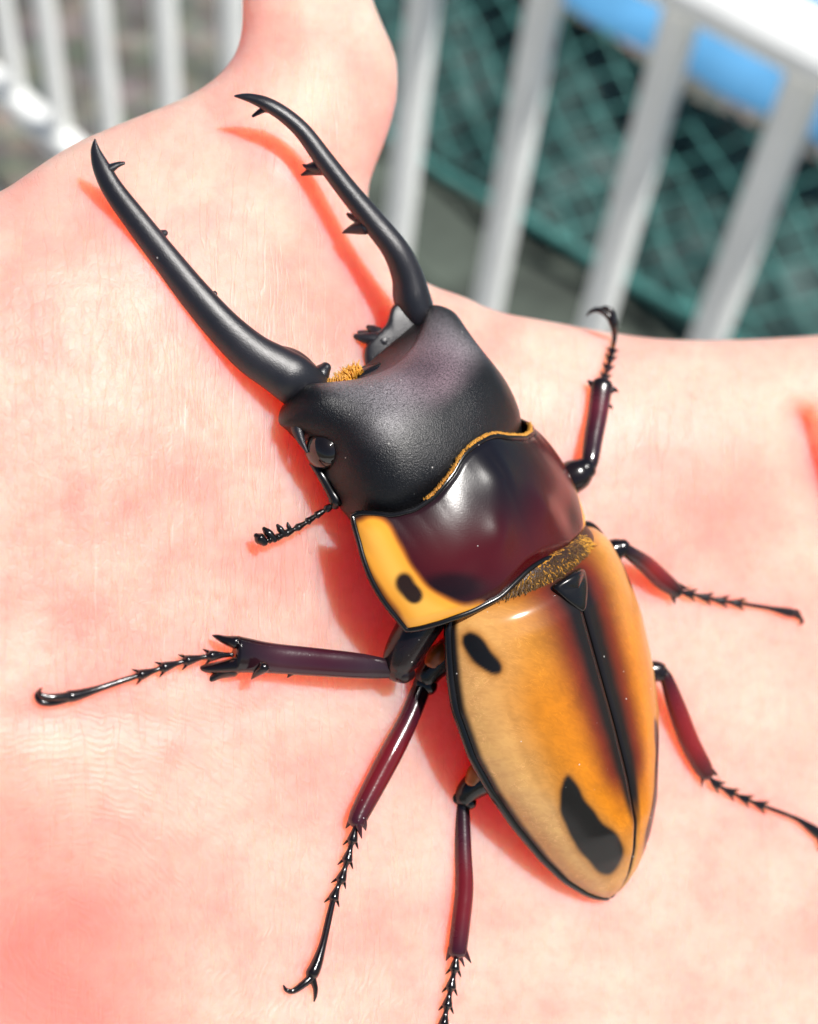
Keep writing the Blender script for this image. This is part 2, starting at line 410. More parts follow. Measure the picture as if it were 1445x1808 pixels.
def build_hand():
    cell = 15.0
    xs = np.arange(-800, 2750, cell); ys = np.arange(-450, 2450, cell); hs = np.arange(-1500, 520, cell)
    X2, Y2 = np.meshgrid(xs, ys, indexing='ij')
    # smooth the outline by sampling a spline through it
    O = np.asarray(OUT, dtype=float)
    Oc = spl(np.vstack([O, O[:1]]), 3)[:-1]
    sd2 = poly_sd(X2, Y2, Oc).astype(np.float32)
    T = palm_T(X2, Y2).astype(np.float32)
    th = (np.clip(330 + 0.14 * (Y2 - 250), 290, 430)).astype(np.float32)
    Hh = hs.astype(np.float32)[None, None, :]
    def smax(a, b, k):
        q = np.maximum(k - np.abs(a - b), 0) / k
        return np.maximum(a, b) + q * q * k * 0.25
    k1 = 0.85
    top = (Hh - T[:, :, None]) * k1
    bot = (T[:, :, None] - th[:, :, None] - Hh) * k1
    F = smax(top, bot, np.float32(120))
    F = smax(F, np.broadcast_to(sd2[:, :, None], F.shape), np.float32(210))
    del top, bot
    # fingers beyond the frame: chains of round cones blended into the palm
    def finger(F, pts):
        for (ax, ay, ah, ar), (bx, by, bh, br) in zip(pts[:-1], pts[1:]):
            a = np.array([ax, ay, ah]); b = np.array([bx, by, bh]); ab = b - a
            i0 = max(0, int((min(ax, bx) - 320 - xs[0]) / cell)); i1 = min(len(xs), int((max(ax, bx) + 320 - xs[0]) / cell))
            j0 = max(0, int((min(ay, by) - 320 - ys[0]) / cell)); j1 = min(len(ys), int((max(ay, by) + 320 - ys[0]) / cell))
            x = X2[i0:i1, j0:j1, None]; y = Y2[i0:i1, j0:j1, None]; h = Hh
            t = np.clip(((x - ax) * ab[0] + (y - ay) * ab[1] + (h - ah) * ab[2]) / (ab @ ab), 0, 1)
            d = np.sqrt((x - ax - t * ab[0]) ** 2 + (y - ay - t * ab[1]) ** 2 + (h - ah - t * ab[2]) ** 2) - (ar + (br - ar) * t)
            s = F[i0:i1, j0:j1]
            q = np.maximum(90 - np.abs(s - d), 0) / 90
            F[i0:i1, j0:j1] = np.minimum(s, d) - q * q * 90 * 0.25
    for y0, y1, L, r in ((760, 640, 880, 150), (1110, 1080, 1000, 155), (1480, 1540, 930, 150), (1830, 1960, 700, 125)):
        pts = []
        for q in range(4):
            t = q / 3.0
            x = 1600 + L * t; y = y0 + (y1 - y0) * t
            pts.append((x, y, palm_T(np.array(1600.0), np.array(float(y0))) - 170 - 0.30 * L * t + 120 * t * t, r * (1 - 0.28 * t)))
        finger(F, pts)
    # close the cut at the wrist and keep the grid border empty
    F[0] = 50; F[-1] = 50; F[:, 0] = 50; F[:, -1] = 50; F[:, :, 0] = 50; F[:, :, -1] = 50
    # naive surface nets
    S = F < 0
    c = [S[:-1, :-1, :-1], S[1:, :-1, :-1], S[:-1, 1:, :-1], S[1:, 1:, :-1], S[:-1, :-1, 1:], S[1:, :-1, 1:], S[:-1, 1:, 1:], S[1:, 1:, 1:]]
    cnt = sum(q.astype(np.int8) for q in c)
    act = (cnt > 0) & (cnt < 8)
    I = np.argwhere(act)
    offs = np.array([[0, 0, 0], [1, 0, 0], [0, 1, 0], [1, 1, 0], [0, 0, 1], [1, 0, 1], [0, 1, 1], [1, 1, 1]])
    V = np.stack([F[I[:, 0] + o[0], I[:, 1] + o[1], I[:, 2] + o[2]] for o in offs], 1)
    acc = np.zeros((len(I), 3)); num = np.zeros(len(I))
    for a, b in ((0, 1), (2, 3), (4, 5), (6, 7), (0, 2), (1, 3), (4, 6), (5, 7), (0, 4), (1, 5), (2, 6), (3, 7)):
        m = (V[:, a] < 0) != (V[:, b] < 0)
        t = np.where(m, V[:, a] / np.where(m, V[:, a] - V[:, b], 1), 0)
        acc += np.where(m[:, None], offs[a] + t[:, None] * (offs[b] - offs[a]), 0); num += m
    P = I + acc / num[:, None]
    idx = -np.ones(act.shape, dtype=np.int64); idx[act] = np.arange(len(I))
    faces = []
    for ax in range(3):
        sl0 = [slice(None)] * 3; sl1 = [slice(None)] * 3
        sl0[ax] = slice(0, -1); sl1[ax] = slice(1, None)
        e = S[tuple(sl0)] != S[tuple(sl1)]
        E_ = np.argwhere(e)
        inside = S[tuple(sl0)][e]
        u, w = [(1, 2), (2, 0), (0, 1)][ax]
        ok = (E_[:, u] > 0) & (E_[:, w] > 0) & (E_[:, u] < S.shape[u] - 1) & (E_[:, w] < S.shape[w] - 1)
        E_ = E_[ok]; inside = inside[ok]
        def at(du, dw):
            q = E_.copy(); q[:, u] += du; q[:, w] += dw
            return idx[q[:, 0], q[:, 1], q[:, 2]]
        q = np.stack([at(-1, -1), at(0, -1), at(0, 0), at(-1, 0)], 1)
        q[~inside] = q[~inside][:, ::-1]
        faces.append(q)
    faces = np.vstack(faces)
    P = np.stack([xs[0] + P[:, 0] * cell, ys[0] + P[:, 1] * cell, hs[0] + P[:, 2] * cell], 1)
    # two light smoothing passes
    ed = np.vstack([faces[:, [0, 1]], faces[:, [1, 2]], faces[:, [2, 3]], faces[:, [3, 0]]])
    for _ in range(3):
        s = np.zeros_like(P); k = np.zeros(len(P))
        for a, b in ((0, 1), (1, 0)):
            for ax in range(3): s[:, ax] += np.bincount(ed[:, a], weights=P[ed[:, b], ax], minlength=len(P))
            k += np.bincount(ed[:, a], minlength=len(P))
        P = 0.5 * P + 0.5 * s / k[:, None]
    return P, faces[:, ::-1]

def mat_skin():
    m, nt, b = new_mat('skin')
    L = nt.links
    pa = N(nt, 'ShaderNodeAttribute', attribute_name='palm').outputs['Vector']      # millimetres over the palm
    mk = N(nt, 'ShaderNodeAttribute', attribute_name='relief').outputs['Vector']
    sx = N(nt, 'ShaderNodeSeparateXYZ'); L.new(mk, sx.inputs[0])
    phase = N(nt, 'ShaderNodeAttribute', attribute_name='ridge').outputs['Fac']
    def noise(scale, detail=3.0, mapping=None, rough=0.5, dist=0.0):
        n = N(nt, 'ShaderNodeTexNoise', i_Scale=scale, i_Detail=detail, i_Roughness=rough, i_Distortion=dist)
        if mapping:
            mp = N(nt, 'ShaderNodeMapping'); mp.inputs['Rotation'].default_value = (0, 0, mapping[0]); mp.inputs['Scale'].default_value = mapping[1]
            L.new(pa, mp.inputs['Vector']); L.new(mp.outputs[0], n.inputs['Vector'])
        else: L.new(pa, n.inputs['Vector'])
        return n.outputs[0]
    # friction ridges
    wob = noise(0.35, 2.0); wob2 = noise(1.6, 2.0)
    ph = math_node(nt, 'ADD', phase, math_node(nt, 'ADD', math_node(nt, 'MULTIPLY', wob, 3.5), math_node(nt, 'MULTIPLY', wob2, 0.35)))
    ridge = math_node(nt, 'SINE', math_node(nt, 'MULTIPLY', ph, 2 * math.pi))
    ridge = math_node(nt, 'MULTIPLY', ridge, math_node(nt, 'MULTIPLY', sx.outputs[0], ramp(nt, noise(0.7, 2.0), [(0.3, 0.15), (0.65, 1.0)])))
    # long fine lines and cross lines
    def lines(rot, scl, lo, hi):
        n = noise(1.0, 2.0, (rot, scl), 0.55, 0.25)
        v = math_node(nt, 'ABSOLUTE', math_node(nt, 'SUBTRACT', n, 0.5))
        return ramp(nt, v, [(lo, 0.0), (hi, 1.0)])
    la = lines(math.radians(-7), (1.3, 0.13, 0.4), 0.0, 0.03)
    def cells(scale, lo, hi, st):
        mp = N(nt, 'ShaderNodeMapping'); mp.inputs['Rotation'].default_value = (0, 0, 0.25); mp.inputs['Scale'].default_value = st
        wv = N(nt, 'ShaderNodeTexNoise', i_Scale=0.8, i_Detail=2.0); L.new(pa, wv.inputs['Vector'])
        vm = N(nt, 'ShaderNodeVectorMath', operation='MULTIPLY_ADD'); L.new(wv.outputs['Color'], vm.inputs[0]); vm.inputs[1].default_value = (1.2, 1.2, 0); L.new(pa, vm.inputs[2])
        L.new(vm.outputs[0], mp.inputs['Vector'])
        vo = N(nt, 'ShaderNodeTexVoronoi', feature='DISTANCE_TO_EDGE', i_Scale=scale); L.new(mp.outputs[0], vo.inputs['Vector'])
        return ramp(nt, vo.outputs['Distance'], [(lo, 0.0), (hi, 1.0)])
    lb = cells(0.85, 0.0, 0.14, (1, 0.75, 0.0)); lc = cells(2.3, 0.0, 0.2, (0.8, 1.0, 0.0))
    la2 = lines(math.radians(62), (0.75, 0.07, 0.4), 0.0, 0.022)
    long_ = math_node(nt, 'ADD', math_node(nt, 'MULTIPLY', math_node(nt, 'SUBTRACT', la, 1.0), sx.outputs[1]), math_node(nt, 'MULTIPLY', math_node(nt, 'SUBTRACT', la2, 1.0), 0.55))
    cross = math_node(nt, 'MULTIPLY', math_node(nt, 'ADD', math_node(nt, 'SUBTRACT', lb, 1.0), math_node(nt, 'MULTIPLY', math_node(nt, 'SUBTRACT', lc, 1.0), 0.55)), sx.outputs[2])
    fine = noise(3.2, 4.0, None, 0.65)
    lump = noise(0.22, 3.0)
    hgt = math_node(nt, 'MULTIPLY', ridge, 0.022)
    hgt = math_node(nt, 'ADD', hgt, math_node(nt, 'MULTIPLY', long_, 0.07))
    hgt = math_node(nt, 'ADD', hgt, math_node(nt, 'MULTIPLY', cross, 0.030))
    hgt = math_node(nt, 'ADD', hgt, math_node(nt, 'MULTIPLY', fine, 0.035))
    hgt = math_node(nt, 'ADD', hgt, math_node(nt, 'MULTIPLY', lump, 0.3))
    bm = N(nt, 'ShaderNodeBump', i_Strength=1.0, i_Distance=0.001); L.new(hgt, bm.inputs['Height']); L.new(bm.outputs[0], b.inputs['Normal'])
    # colour: peach with pink blotches, paler dry lines
    blot = noise(0.12, 4.0, None, 0.55)
    c = ramp(nt, blot, [(0.36, (0.85, 0.47, 0.38)), (0.52, (0.84, 0.405, 0.33)), (0.68, (0.82, 0.325, 0.27))])
    fl = N(nt, 'ShaderNodeAttribute', attribute_name='flush_shade').outputs['Fac']
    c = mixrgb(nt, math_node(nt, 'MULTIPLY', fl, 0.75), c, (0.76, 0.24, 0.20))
    mot = noise(0.9, 4.0, None, 0.6)
    c = mixrgb(nt, math_node(nt, 'MULTIPLY', ramp(nt, mot, [(0.45, 0.0), (0.75, 1.0)]), 0.35), c, (0.70, 0.26, 0.20))
    dry = ramp(nt, noise(1.0, 3.0, (math.radians(-9), (2.1, 0.10, 0.4)), 0.6), [(0.64, 0.0), (0.76, 1.0)])
    c = mixrgb(nt, math_node(nt, 'MULTIPLY', math_node(nt, 'MULTIPLY', dry, sx.outputs[1]), 0.5), c, (0.92, 0.76, 0.66))
    L.new(c, b.inputs['Base Color'])
    b.inputs['Roughness'].default_value = 0.47
    b.inputs['Specular IOR Level'].default_value = 0.38
    b.inputs['Subsurface Weight'].default_value = 1.0
    b.inputs['Subsurface Radius'].default_value = (1.0, 0.27, 0.16)
    b.inputs['Subsurface Scale'].default_value = 0.036
    return m

HP, HF = build_hand()
BVH = BVHTree.FromPolygons([tuple(p) for p in HP.tolist()], [tuple(f) for f in HF.tolist()])
def skin_h(x, y, fallback=True):
    r = BVH.ray_cast(Vector((x, y, 2000.0)), Vector((0, 0, -1)))
    if r[0] is None: return float(palm_T(np.array(float(x)), np.array(float(y))))
    return r[0][2]
px_, py_ = HP[:, 0], HP[:, 1]
dring = np.hypot(px_ - 130, (py_ - 1660) * 1.05)
relief = np.stack([
    sstep(1180, 1330, py_ + 0.15 * px_) * sstep(1000, 700, px_),                       # ridges
    sstep(0, 330, px_) * sstep(760, 520, px_) * sstep(480, 640, py_) * sstep(1320, 1080, py_) + 0.35 * sstep(900, 1100, px_) * 0.4,
    0.25 + 0.75 * sstep(420, 180, px_) * sstep(350, 560, py_) * sstep(1250, 1050, py_)], 1)
flush_shade = np.clip(np.exp(-((px_ - 30) / 230) ** 2 - ((py_ - 1760) / 210) ** 2) + 0.55 * np.exp(-((px_ - 1300) / 150) ** 2 - ((py_ - 830) / 130) ** 2)  # pink skin tone; the lower-left patch paints in shade on the palm heel
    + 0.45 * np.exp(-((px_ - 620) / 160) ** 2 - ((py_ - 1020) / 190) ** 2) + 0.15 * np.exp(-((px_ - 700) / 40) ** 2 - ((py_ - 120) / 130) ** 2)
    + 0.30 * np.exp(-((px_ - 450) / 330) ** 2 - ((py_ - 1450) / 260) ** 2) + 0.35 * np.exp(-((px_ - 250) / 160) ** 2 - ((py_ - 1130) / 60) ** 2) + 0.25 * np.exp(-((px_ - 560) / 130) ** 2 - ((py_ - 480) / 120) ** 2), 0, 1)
face_up = sstep(-300, 0, HP[:, 2] - palm_T(px_, py_) + 150)
hw = to_world(HP)
palm_mm = np.stack([px_ / 19.0, -py_ / 19.0, HP[:, 2] / 19.0 * 0.3], 1)
hand = mesh_obj('hand', hw, HF, mat_skin(), attrs={'palm': palm_mm, 'relief': relief * face_up[:, None], 'ridge': dring / 13.0, 'flush_shade': flush_shade})
md = hand.modifiers.new('smooth', 'SUBSURF'); md.levels = 1; md.render_levels = 1
tag(hand, 'open bare hand held palm up with the thumb raised, carrying the beetle', 'hand')

# ---------------------------------------------------------------- beetle materials
def mat_shell(name, col=None, rough=0.3, grain=0.02, grain_scale=3500.0, coat=0.0, tint=None, spec=0.5, vcol=False, streak=False, rvar=0.12, coat_r=0.12, dust=True, grit=False):
    m, nt, b = new_mat(name); L = nt.links
    tc = N(nt, 'ShaderNodeTexCoord')
    n1 = N(nt, 'ShaderNodeTexNoise', i_Scale=grain_scale, i_Detail=3.0, i_Roughness=0.6); L.new(tc.outputs['Object'], n1.inputs['Vector'])
    n2 = N(nt, 'ShaderNodeTexNoise', i_Scale=160.0, i_Detail=4.0); L.new(tc.outputs['Object'], n2.inputs['Vector'])
    if vcol:
        c = N(nt, 'ShaderNodeAttribute', attribute_name='Col').outputs['Color']
    else:
        c = ramp(nt, n2.outputs[0], [(0.35, col), (0.65, tint or col)])
    if streak:
        mp = N(nt, 'ShaderNodeMapping'); mp.inputs['Scale'].default_value = (900, 2600, 900); mp.inputs['Rotation'].default_value = (0.2, 0.1, 0.5)
        L.new(tc.outputs['Object'], mp.inputs['Vector'])
        n3 = N(nt, 'ShaderNodeTexNoise', i_Scale=1.0, i_Detail=4.0, i_Distortion=1.2); L.new(mp.outputs[0], n3.inputs['Vector'])
        n4 = N(nt, 'ShaderNodeTexNoise', i_Scale=330.0, i_Detail=3.0, i_Distortion=0.6); L.new(tc.outputs['Object'], n4.inputs['Vector'])
        c = mixrgb(nt, 0.28, c, ramp(nt, n3.outputs[0], [(0.35, 0.38), (0.62, 0.62)]), 'OVERLAY')
        c = mixrgb(nt, 0.36, c, ramp(nt, n4.outputs[0], [(0.30, 0.36), (0.68, 0.62)]), 'OVERLAY')
    if streak:
        mp2 = N(nt, 'ShaderNodeMapping'); mp2.inputs['Scale'].default_value = (500, 1500, 500); mp2.inputs['Rotation'].default_value = (0.1, 0.3, -0.25)
        L.new(tc.outputs['Object'], mp2.inputs['Vector'])
        n5 = N(nt, 'ShaderNodeTexNoise', i_Scale=1.0, i_Detail=3.0, i_Distortion=2.0); L.new(mp2.outputs[0], n5.inputs['Vector'])
        ln = ramp(nt, math_node(nt, 'ABSOLUTE', math_node(nt, 'SUBTRACT', n5.outputs[0], 0.5)), [(0.0, 1.0), (0.022, 0.0)])
        n6 = N(nt, 'ShaderNodeTexNoise', i_Scale=420.0, i_Detail=2.0); L.new(tc.outputs['Object'], n6.inputs['Vector'])
        ln = math_node(nt, 'MULTIPLY', ln, ramp(nt, n6.outputs[0], [(0.45, 0.0), (0.65, 0.55)]))
        c = mixrgb(nt, ln, c, mixrgb(nt, 1.0, c, (1.5, 1.55, 1.9), 'MULTIPLY'))
    if grit:
        c = mixrgb(nt, 1.0, c, ramp(nt, n1.outputs[0], [(0.36, 0.35), (0.62, 1.5)]), 'MULTIPLY')
    if dust:
        vd = N(nt, 'ShaderNodeTexVoronoi', i_Scale=620.0, i_Randomness=1.0); L.new(tc.outputs['Object'], vd.inputs['Vector'])
        nd = N(nt, 'ShaderNodeTexNoise', i_Scale=230.0, i_Detail=1.0); L.new(tc.outputs['Object'], nd.inputs['Vector'])
        sp = math_node(nt, 'MULTIPLY', ramp(nt, vd.outputs['Distance'], [(0.030, 1.0), (0.055, 0.0)]), ramp(nt, nd.outputs[0], [(0.50, 0.0), (0.56, 0.8)]))
        c = mixrgb(nt, sp, c, (0.62, 0.60, 0.56))
    L.new(c, b.inputs['Base Color'])
    L.new(ramp(nt, n2.outputs[0], [(0.3, max(0.03, rough - rvar)), (0.7, rough + rvar)]), b.inputs['Roughness'])
    b.inputs['Specular IOR Level'].default_value = spec
    b.inputs['Coat Weight'].default_value = coat; b.inputs['Coat Roughness'].default_value = coat_r
    bm = N(nt, 'ShaderNodeBump', i_Strength=1.0, i_Distance=0.001 * grain); L.new(n1.outputs[0], bm.inputs['Height']); L.new(bm.outputs[0], b.inputs['Normal'])
    return m
m_head = mat_shell('head_shell', vcol=True, grit=True, rough=0.33, grain=0.055, grain_scale=8000.0, spec=0.5, rvar=0.04)
m_mand = mat_shell('mandible_shell', (0.008, 0.008, 0.011), 0.33, 0.030, 9000.0, tint=(0.013, 0.012, 0.016), spec=0.7, rvar=0.04)
m_pron = mat_shell('pronotum_shell', vcol=True, rough=0.23, grain=0.008, grain_scale=8000.0, coat=0.12, rvar=0.03)
m_elyt = mat_shell('elytron_shell', vcol=True, rough=0.50, grain=0.006, grain_scale=2600.0, coat=0.7, streak=True, rvar=0.05, coat_r=0.19, spec=0.15)
m_black = mat_shell('black_shell', (0.003, 0.003, 0.003), 0.22, 0.008, 3000.0, coat=0.2, tint=(0.005, 0.004, 0.004))
m_leg = mat_shell('leg_shell', (0.004, 0.003, 0.004), 0.22, 0.012, 3500.0, coat=0.2, tint=(0.009, 0.004, 0.005))
m_tib = mat_shell('tibia_shell', vcol=True, rough=0.22, grain=0.012, grain_scale=3500.0, coat=0.3)
m_eye = mat_shell('eye', dust=False, col=(0.004, 0.003, 0.003), rough=0.05, grain=0.0, grain_scale=3000.0, coat=0.8, tint=(0.007, 0.004, 0.003), rvar=0.02, coat_r=0.03)
m_under = mat_shell('underside', (0.02, 0.010, 0.008), 0.4, 0.03, 2500.0, tint=(0.05, 0.018, 0.008))
m_hair = mat_shell('golden_hair', dust=False, col=(0.62, 0.26, 0.02), rough=0.5, grain=0.0, grain_scale=3000.0, tint=(0.80, 0.40, 0.05))
m_hair_d = mat_shell('brown_hair', dust=False, col=(0.025, 0.014, 0.008), rough=0.4, grain=0.0, grain_scale=3000.0, tint=(0.22, 0.11, 0.03))
m_orange = mat_shell('orange_joint', (0.45, 0.12, 0.01), 0.3, 0.01, 3000.0, coat=0.2, tint=(0.30, 0.06, 0.01))

beetle = empty('stag_beetle', to_world([(900, 1150, skin_h(900, 1150))])[0])
tag(beetle, 'large stag beetle with long black jaws and golden spotted wing cases on the palm', 'beetle')

# body frames: lateral, tailward, dorsal axes in working units
LAT = np.array([0.643, -0.414, -0.643])
F_P = np.array([0.457, 0.883, -0.11]); U_P = np.array([0.614, -0.223, 0.757]); O_P = np.array([768.0, 810.0, 6.0])
F_E = np.array([0.204, 0.904, -0.22]); U_E = np.array([0.734, 0.107, 0.666]); O_E = np.array([932.0, 1061.0, -34.0])
def pt(u, v, w, O, F, U):
    u, v, w = np.broadcast_arrays(np.asarray(u, float), np.asarray(v, float), np.asarray(w, float))
    return O + u[..., None] * LAT + v[..., None] * F + w[..., None] * U
def ppt(u, v, w): return pt(u, v, w, O_P, F_P, U_P)
def ept(u, v, w): return pt(u, v, w, O_E, F_E, U_E)

# ---------------------------------------------------------------- head
HALF = [
    [(0, 110, 78), (60, 110, 74), (120, 110, 55), (160, 110, 22), (168, 110, -15), (150, 110, -60), (75, 110, -80), (0, 110, -82)],
    [(0, 48, 100), (72, 48, 93), (132, 48, 68), (176, 48, 32), (192, 46, -12), (175, 45, -62), (85, 45, -92), (0, 45, -96)],
    [(0, 0, 114), (75, 0, 107), (145, 0, 83), (190, 0, 40), (205, 0, -14), (186, 0, -68), (90, 0, -98), (0, 0, -104)],
    [(0, -60, 115), (75, -60, 110), (146, -60, 88), (192, -60, 40), (207, -60, -18), (190, -60, -76), (95, -60, -106), (0, -60, -110)],
    [(0, -110, 103), (75, -112, 100), (146, -117, 77), (188, -120, 24), (198, -122, -30), (183, -122, -86), (95, -122, -112), (0, -122, -114)],
    [(0, -144, 83), (75, -150, 80), (145, -158, 57), (192, -165, 14), (214, -166, -40), (190, -166, -92), (90, -165, -110), (0, -160, -110)],
    [(0, -167, 58), (75, -178, 52), (144, -196, 32), (188, -204, 8), (226, -192, -54), (190, -195, -94), (85, -182, -104), (0, -172, -104)],
    [(0, -181, 26), (75, -193, 19), (138, -217, 2), (172, -230, -14), (202, -218, -56), (174, -212, -86), (80, -190, -94), (0, -182, -92)],
    [(0, -180, 4), (75, -190, -4), (132, -211, -24), (162, -220, -40), (180, -213, -58), (158, -206, -78), (75, -184, -80), (0, -178, -76)],
]
rings = []
for row in HALF:
    row = np.array(row, float)
    full = np.vstack([row, row[-2:0:-1] * np.array([-1, 1, 1])])
    rings.append(ppt(full[:, 0], full[:, 1], full[:, 2]))
hv, hf = loft_geo(rings, nu=8, nv=8)
# colours: black; front painted with a pale, wine-tinted satin sheen
rel = hv - O_P
Minv = np.linalg.inv(np.stack([LAT, F_P, U_P], 1))
uvw = rel @ Minv.T
front = sstep(-75, -135, uvw[:, 1] + 0.12 * uvw[:, 0]) * sstep(-30, 25, uvw[:, 2]) * sstep(185, 120, np.abs(uvw[:, 0]))
front = front * (0.75 + 0.25 * np.sin(uvw[:, 0] * 0.035 + 1) * np.sin(uvw[:, 1] * 0.05))
wine_ = np.exp(-((uvw[:, 0] - 20) / 90) ** 2)
sheen_col = np.array([0.170, 0.162, 0.170])[None] + wine_[:, None] * np.array([0.025, -0.030, -0.015])[None]
cols = np.array([0.0035, 0.0035, 0.0045])[None] * (1 - front[:, None]) + sheen_col * front[:, None]
# small dimple and granules
head = mesh_obj('head', to_world(hv), hf, m_head, beetle, cols=cols)
for s in (-1, 1):
    cen = ppt(s * 192.0, -116.0, -34.0)
    th = np.linspace(0, np.pi, 19); ph = np.linspace(0, 2 * np.pi, 32, endpoint=False)
    T_, P_ = np.meshgrid(th, ph, indexing='ij')
    loc = np.stack([30 * np.sin(T_) * np.cos(P_), 37 * np.sin(T_) * np.sin(P_), 37 * np.cos(T_)], -1)
    v = (cen + loc[..., :1] * LAT + loc[..., 1:2] * F_P + loc[..., 2:] * U_P).reshape(-1, 3)
    f = [(i * 32 + j, i * 32 + (j + 1) % 32, (i + 1) * 32 + (j + 1) % 32, (i + 1) * 32 + j) for i in range(18) for j in range(32)]
    mesh_obj('eye', to_world(v), f, m_eye, head)
    # canthus: the ridge of the head that runs over the front of the eye
    c = ppt(np.array([s * 190.0, s * 208, s * 218, s * 222]), np.array([-196.0, -178, -154, -128]), np.array([-42.0, -46, -44, -40]))
    tube('eye_ridge', np.column_stack([c, [20, 14, 8, 2.5]]), m_mand, head, sides=12)
# feelers
def hh(x, y, off): return skin_h(x, y) + off
eye_h = ppt(-205.0, -70.0, -55.0)[2]
ant = Geo()
ant.add(tube_geo([(552, 818, eye_h + 5, 6), (568, 840, eye_h + 8, 8), (584, 868, eye_h + 4, 9), (593, 884, eye_h, 12), (591, 892, eye_h - 3, 9)], sides=12))
ah = lambda x, y, o: max(eye_h - 10, skin_h(x, y) + o)
apath = spl([(591, 890, eye_h - 2), (562, 908, ah(562, 908, 40)), (535, 926, ah(535, 926, 36)), (505, 942, ah(505, 942, 32)), (480, 952, ah(480, 952, 30)), (456, 957, ah(456, 957, 28))], 10)
seg = np.linspace(0, len(apath) - 1, 41); pp = []
for i, q in enumerate(seg):
    c = apath[int(q)]
    r = 4.0 + 3.0 * ((i % 5) / 4.0)
    pp.append((c[0], c[1], c[2], r))
antenna = ant.add(tube_geo(pp, sides=10, sub=2)).obj('antenna', m_black, head)
for k, (x, y, dx, dy) in enumerate([(512, 937, -4, -14), (500, 942, -10, -15), (482, 950, -16, -17), (464, 955, -12, -10)]):
    h = ah(x, y, 33)
    r = [4, 6, 8, 10][k]
    tube('antenna_lamella', [(x + 4, y + 3, h, r * 0.7), (x + dx * 0.5, y + dy * 0.5, h + 2, r), (x + dx, y + dy, h + 4, r * 0.45)], m_black, head, sides=10)
# orange mouth brush between the jaws
brush = Geo()
for i in range(300):
    t = rng.random(); w = rng.random()
    c = ppt(-128 + 84 * t + rng.normal(0, 4), -192 - 10 * abs(t - .5) - 8 * w, -12 - 30 * w)
    d = -F_P * rng.uniform(10, 24) + LAT * rng.normal(0, 5) + U_P * rng.normal(4, 6)
    brush.add(tube_geo([tuple(c) + (2.0,), tuple(c + d * .6) + (1.6,), tuple(c + d + np.array([rng.normal(0, 3), 2, 0])) + (0.5,)], sides=3, sub=1, round_start=False, round_end=False))
o = brush.obj('mouth_brush', m_hair, head); tag(o, kind='stuff')
tube('labrum', np.column_stack([ppt(np.array([-90.0, -50, -10, 20]), np.array([-186.0, -186, -184, -182]), np.array([-34.0, -30, -30, -34])), [12, 15, 15, 11]]), m_black, head)

# ---------------------------------------------------------------- mandibles
hl = ppt(-189.0, -229.0, -62.0)[2]
hr = ppt(189.0, -229.0, -22.0)[2]
LM = [(600, 735, hl - 70, 30), (556, 700, hl - 34, 42), (515, 668, hl, 44), (487, 650, hl + 6, 41), (445, 624, hl + 14, 37), (395, 578, hl + 24, 32), (342, 518, hl + 34, 28.5), (292, 455, hl + 42, 25), (242, 391, hl + 48, 22.5), (201, 336, hl + 50, 19.5), (180, 297, hl + 50, 16), (170, 270, hl + 50, 10), (168, 256, hl + 50, 5.5), (168, 246, hl + 50, 1.5)]
_b = np.array(LM); _k = np.clip((540 - _b[:, 0]) / 380, 0, 1)
_tip = skin_h(215, 360) + 30
LM = [(x, y, h if k <= 0 else h * (1 - k) + (_tip + 6 * k) * k, r) for (x, y, h, r), k in zip(LM, _k)]
def lm_h(x): return float(np.interp(-x, [-q[0] for q in LM], [q[2] for q in LM]))
geo = Geo().add(tube_geo(LM, sides=24, sub=6, flat=0.68))
geo.add(tube_geo([(478, 640, lm_h(478) - 14, 33), (512, 648, hl - 10, 33), (538, 664, hl - 16, 28), (566, 690, hl - 30, 20)], sides=18))
mand_l = geo.obj('mandible', m_mand, beetle)
def tooth(parent, pts, n=12): return tube('tooth', pts, m_mand, parent, sides=n, sub=5)
t0 = lm_h(180)
tooth(mand_l, [(185, 302, t0, 10), (196, 297, t0, 8.5), (208, 291, t0, 5.5), (219, 288, t0, 3.2)])
t0 = lm_h(242) - 4
tooth(mand_l, [(240, 394, t0, 10), (247, 387, t0, 8), (250, 383, t0, 5)])
t0 = lm_h(275) - 4
tooth(mand_l, [(266, 424, t0, 15), (282, 416, t0 - 2, 11), (292, 411, t0 - 4, 6)])
t0 = lm_h(360) - 6
tooth(mand_l, [(362, 530, t0, 12), (374, 522, t0, 9), (380, 518, t0, 5)])
tooth(mand_l, [(556, 674, hl - 26, 20), (568, 658, hl - 28, 16), (576, 648, hl - 30, 10)])

rt = hr + 165 - 30
RM = [(752, 585, hr - 12, 20), (738, 556, hr, 31), (727, 524, hr + 12, 33), (719, 486, hr + 26, 28), (698, 440, hr + 46, 24), (661, 393, hr + 66, 21.5), (614, 336, hr + 92, 19), (571, 280, hr + 116, 17.5), (536, 233, hr + 134, 15.5), (503, 203, hr + 148, 14), (472, 184, hr + 160, 12.5), (446, 174, hr + 166, 9), (428, 170.5, hr + 170, 5.5), (415, 169.5, hr + 172, 1.8)]
RM = [(x, y, h - 34 * min(1, max(0, (700 - x) / 280)), r) for x, y, h, r in RM]
geo = Geo().add(tube_geo(RM, sides=24, sub=6, flat=0.95))
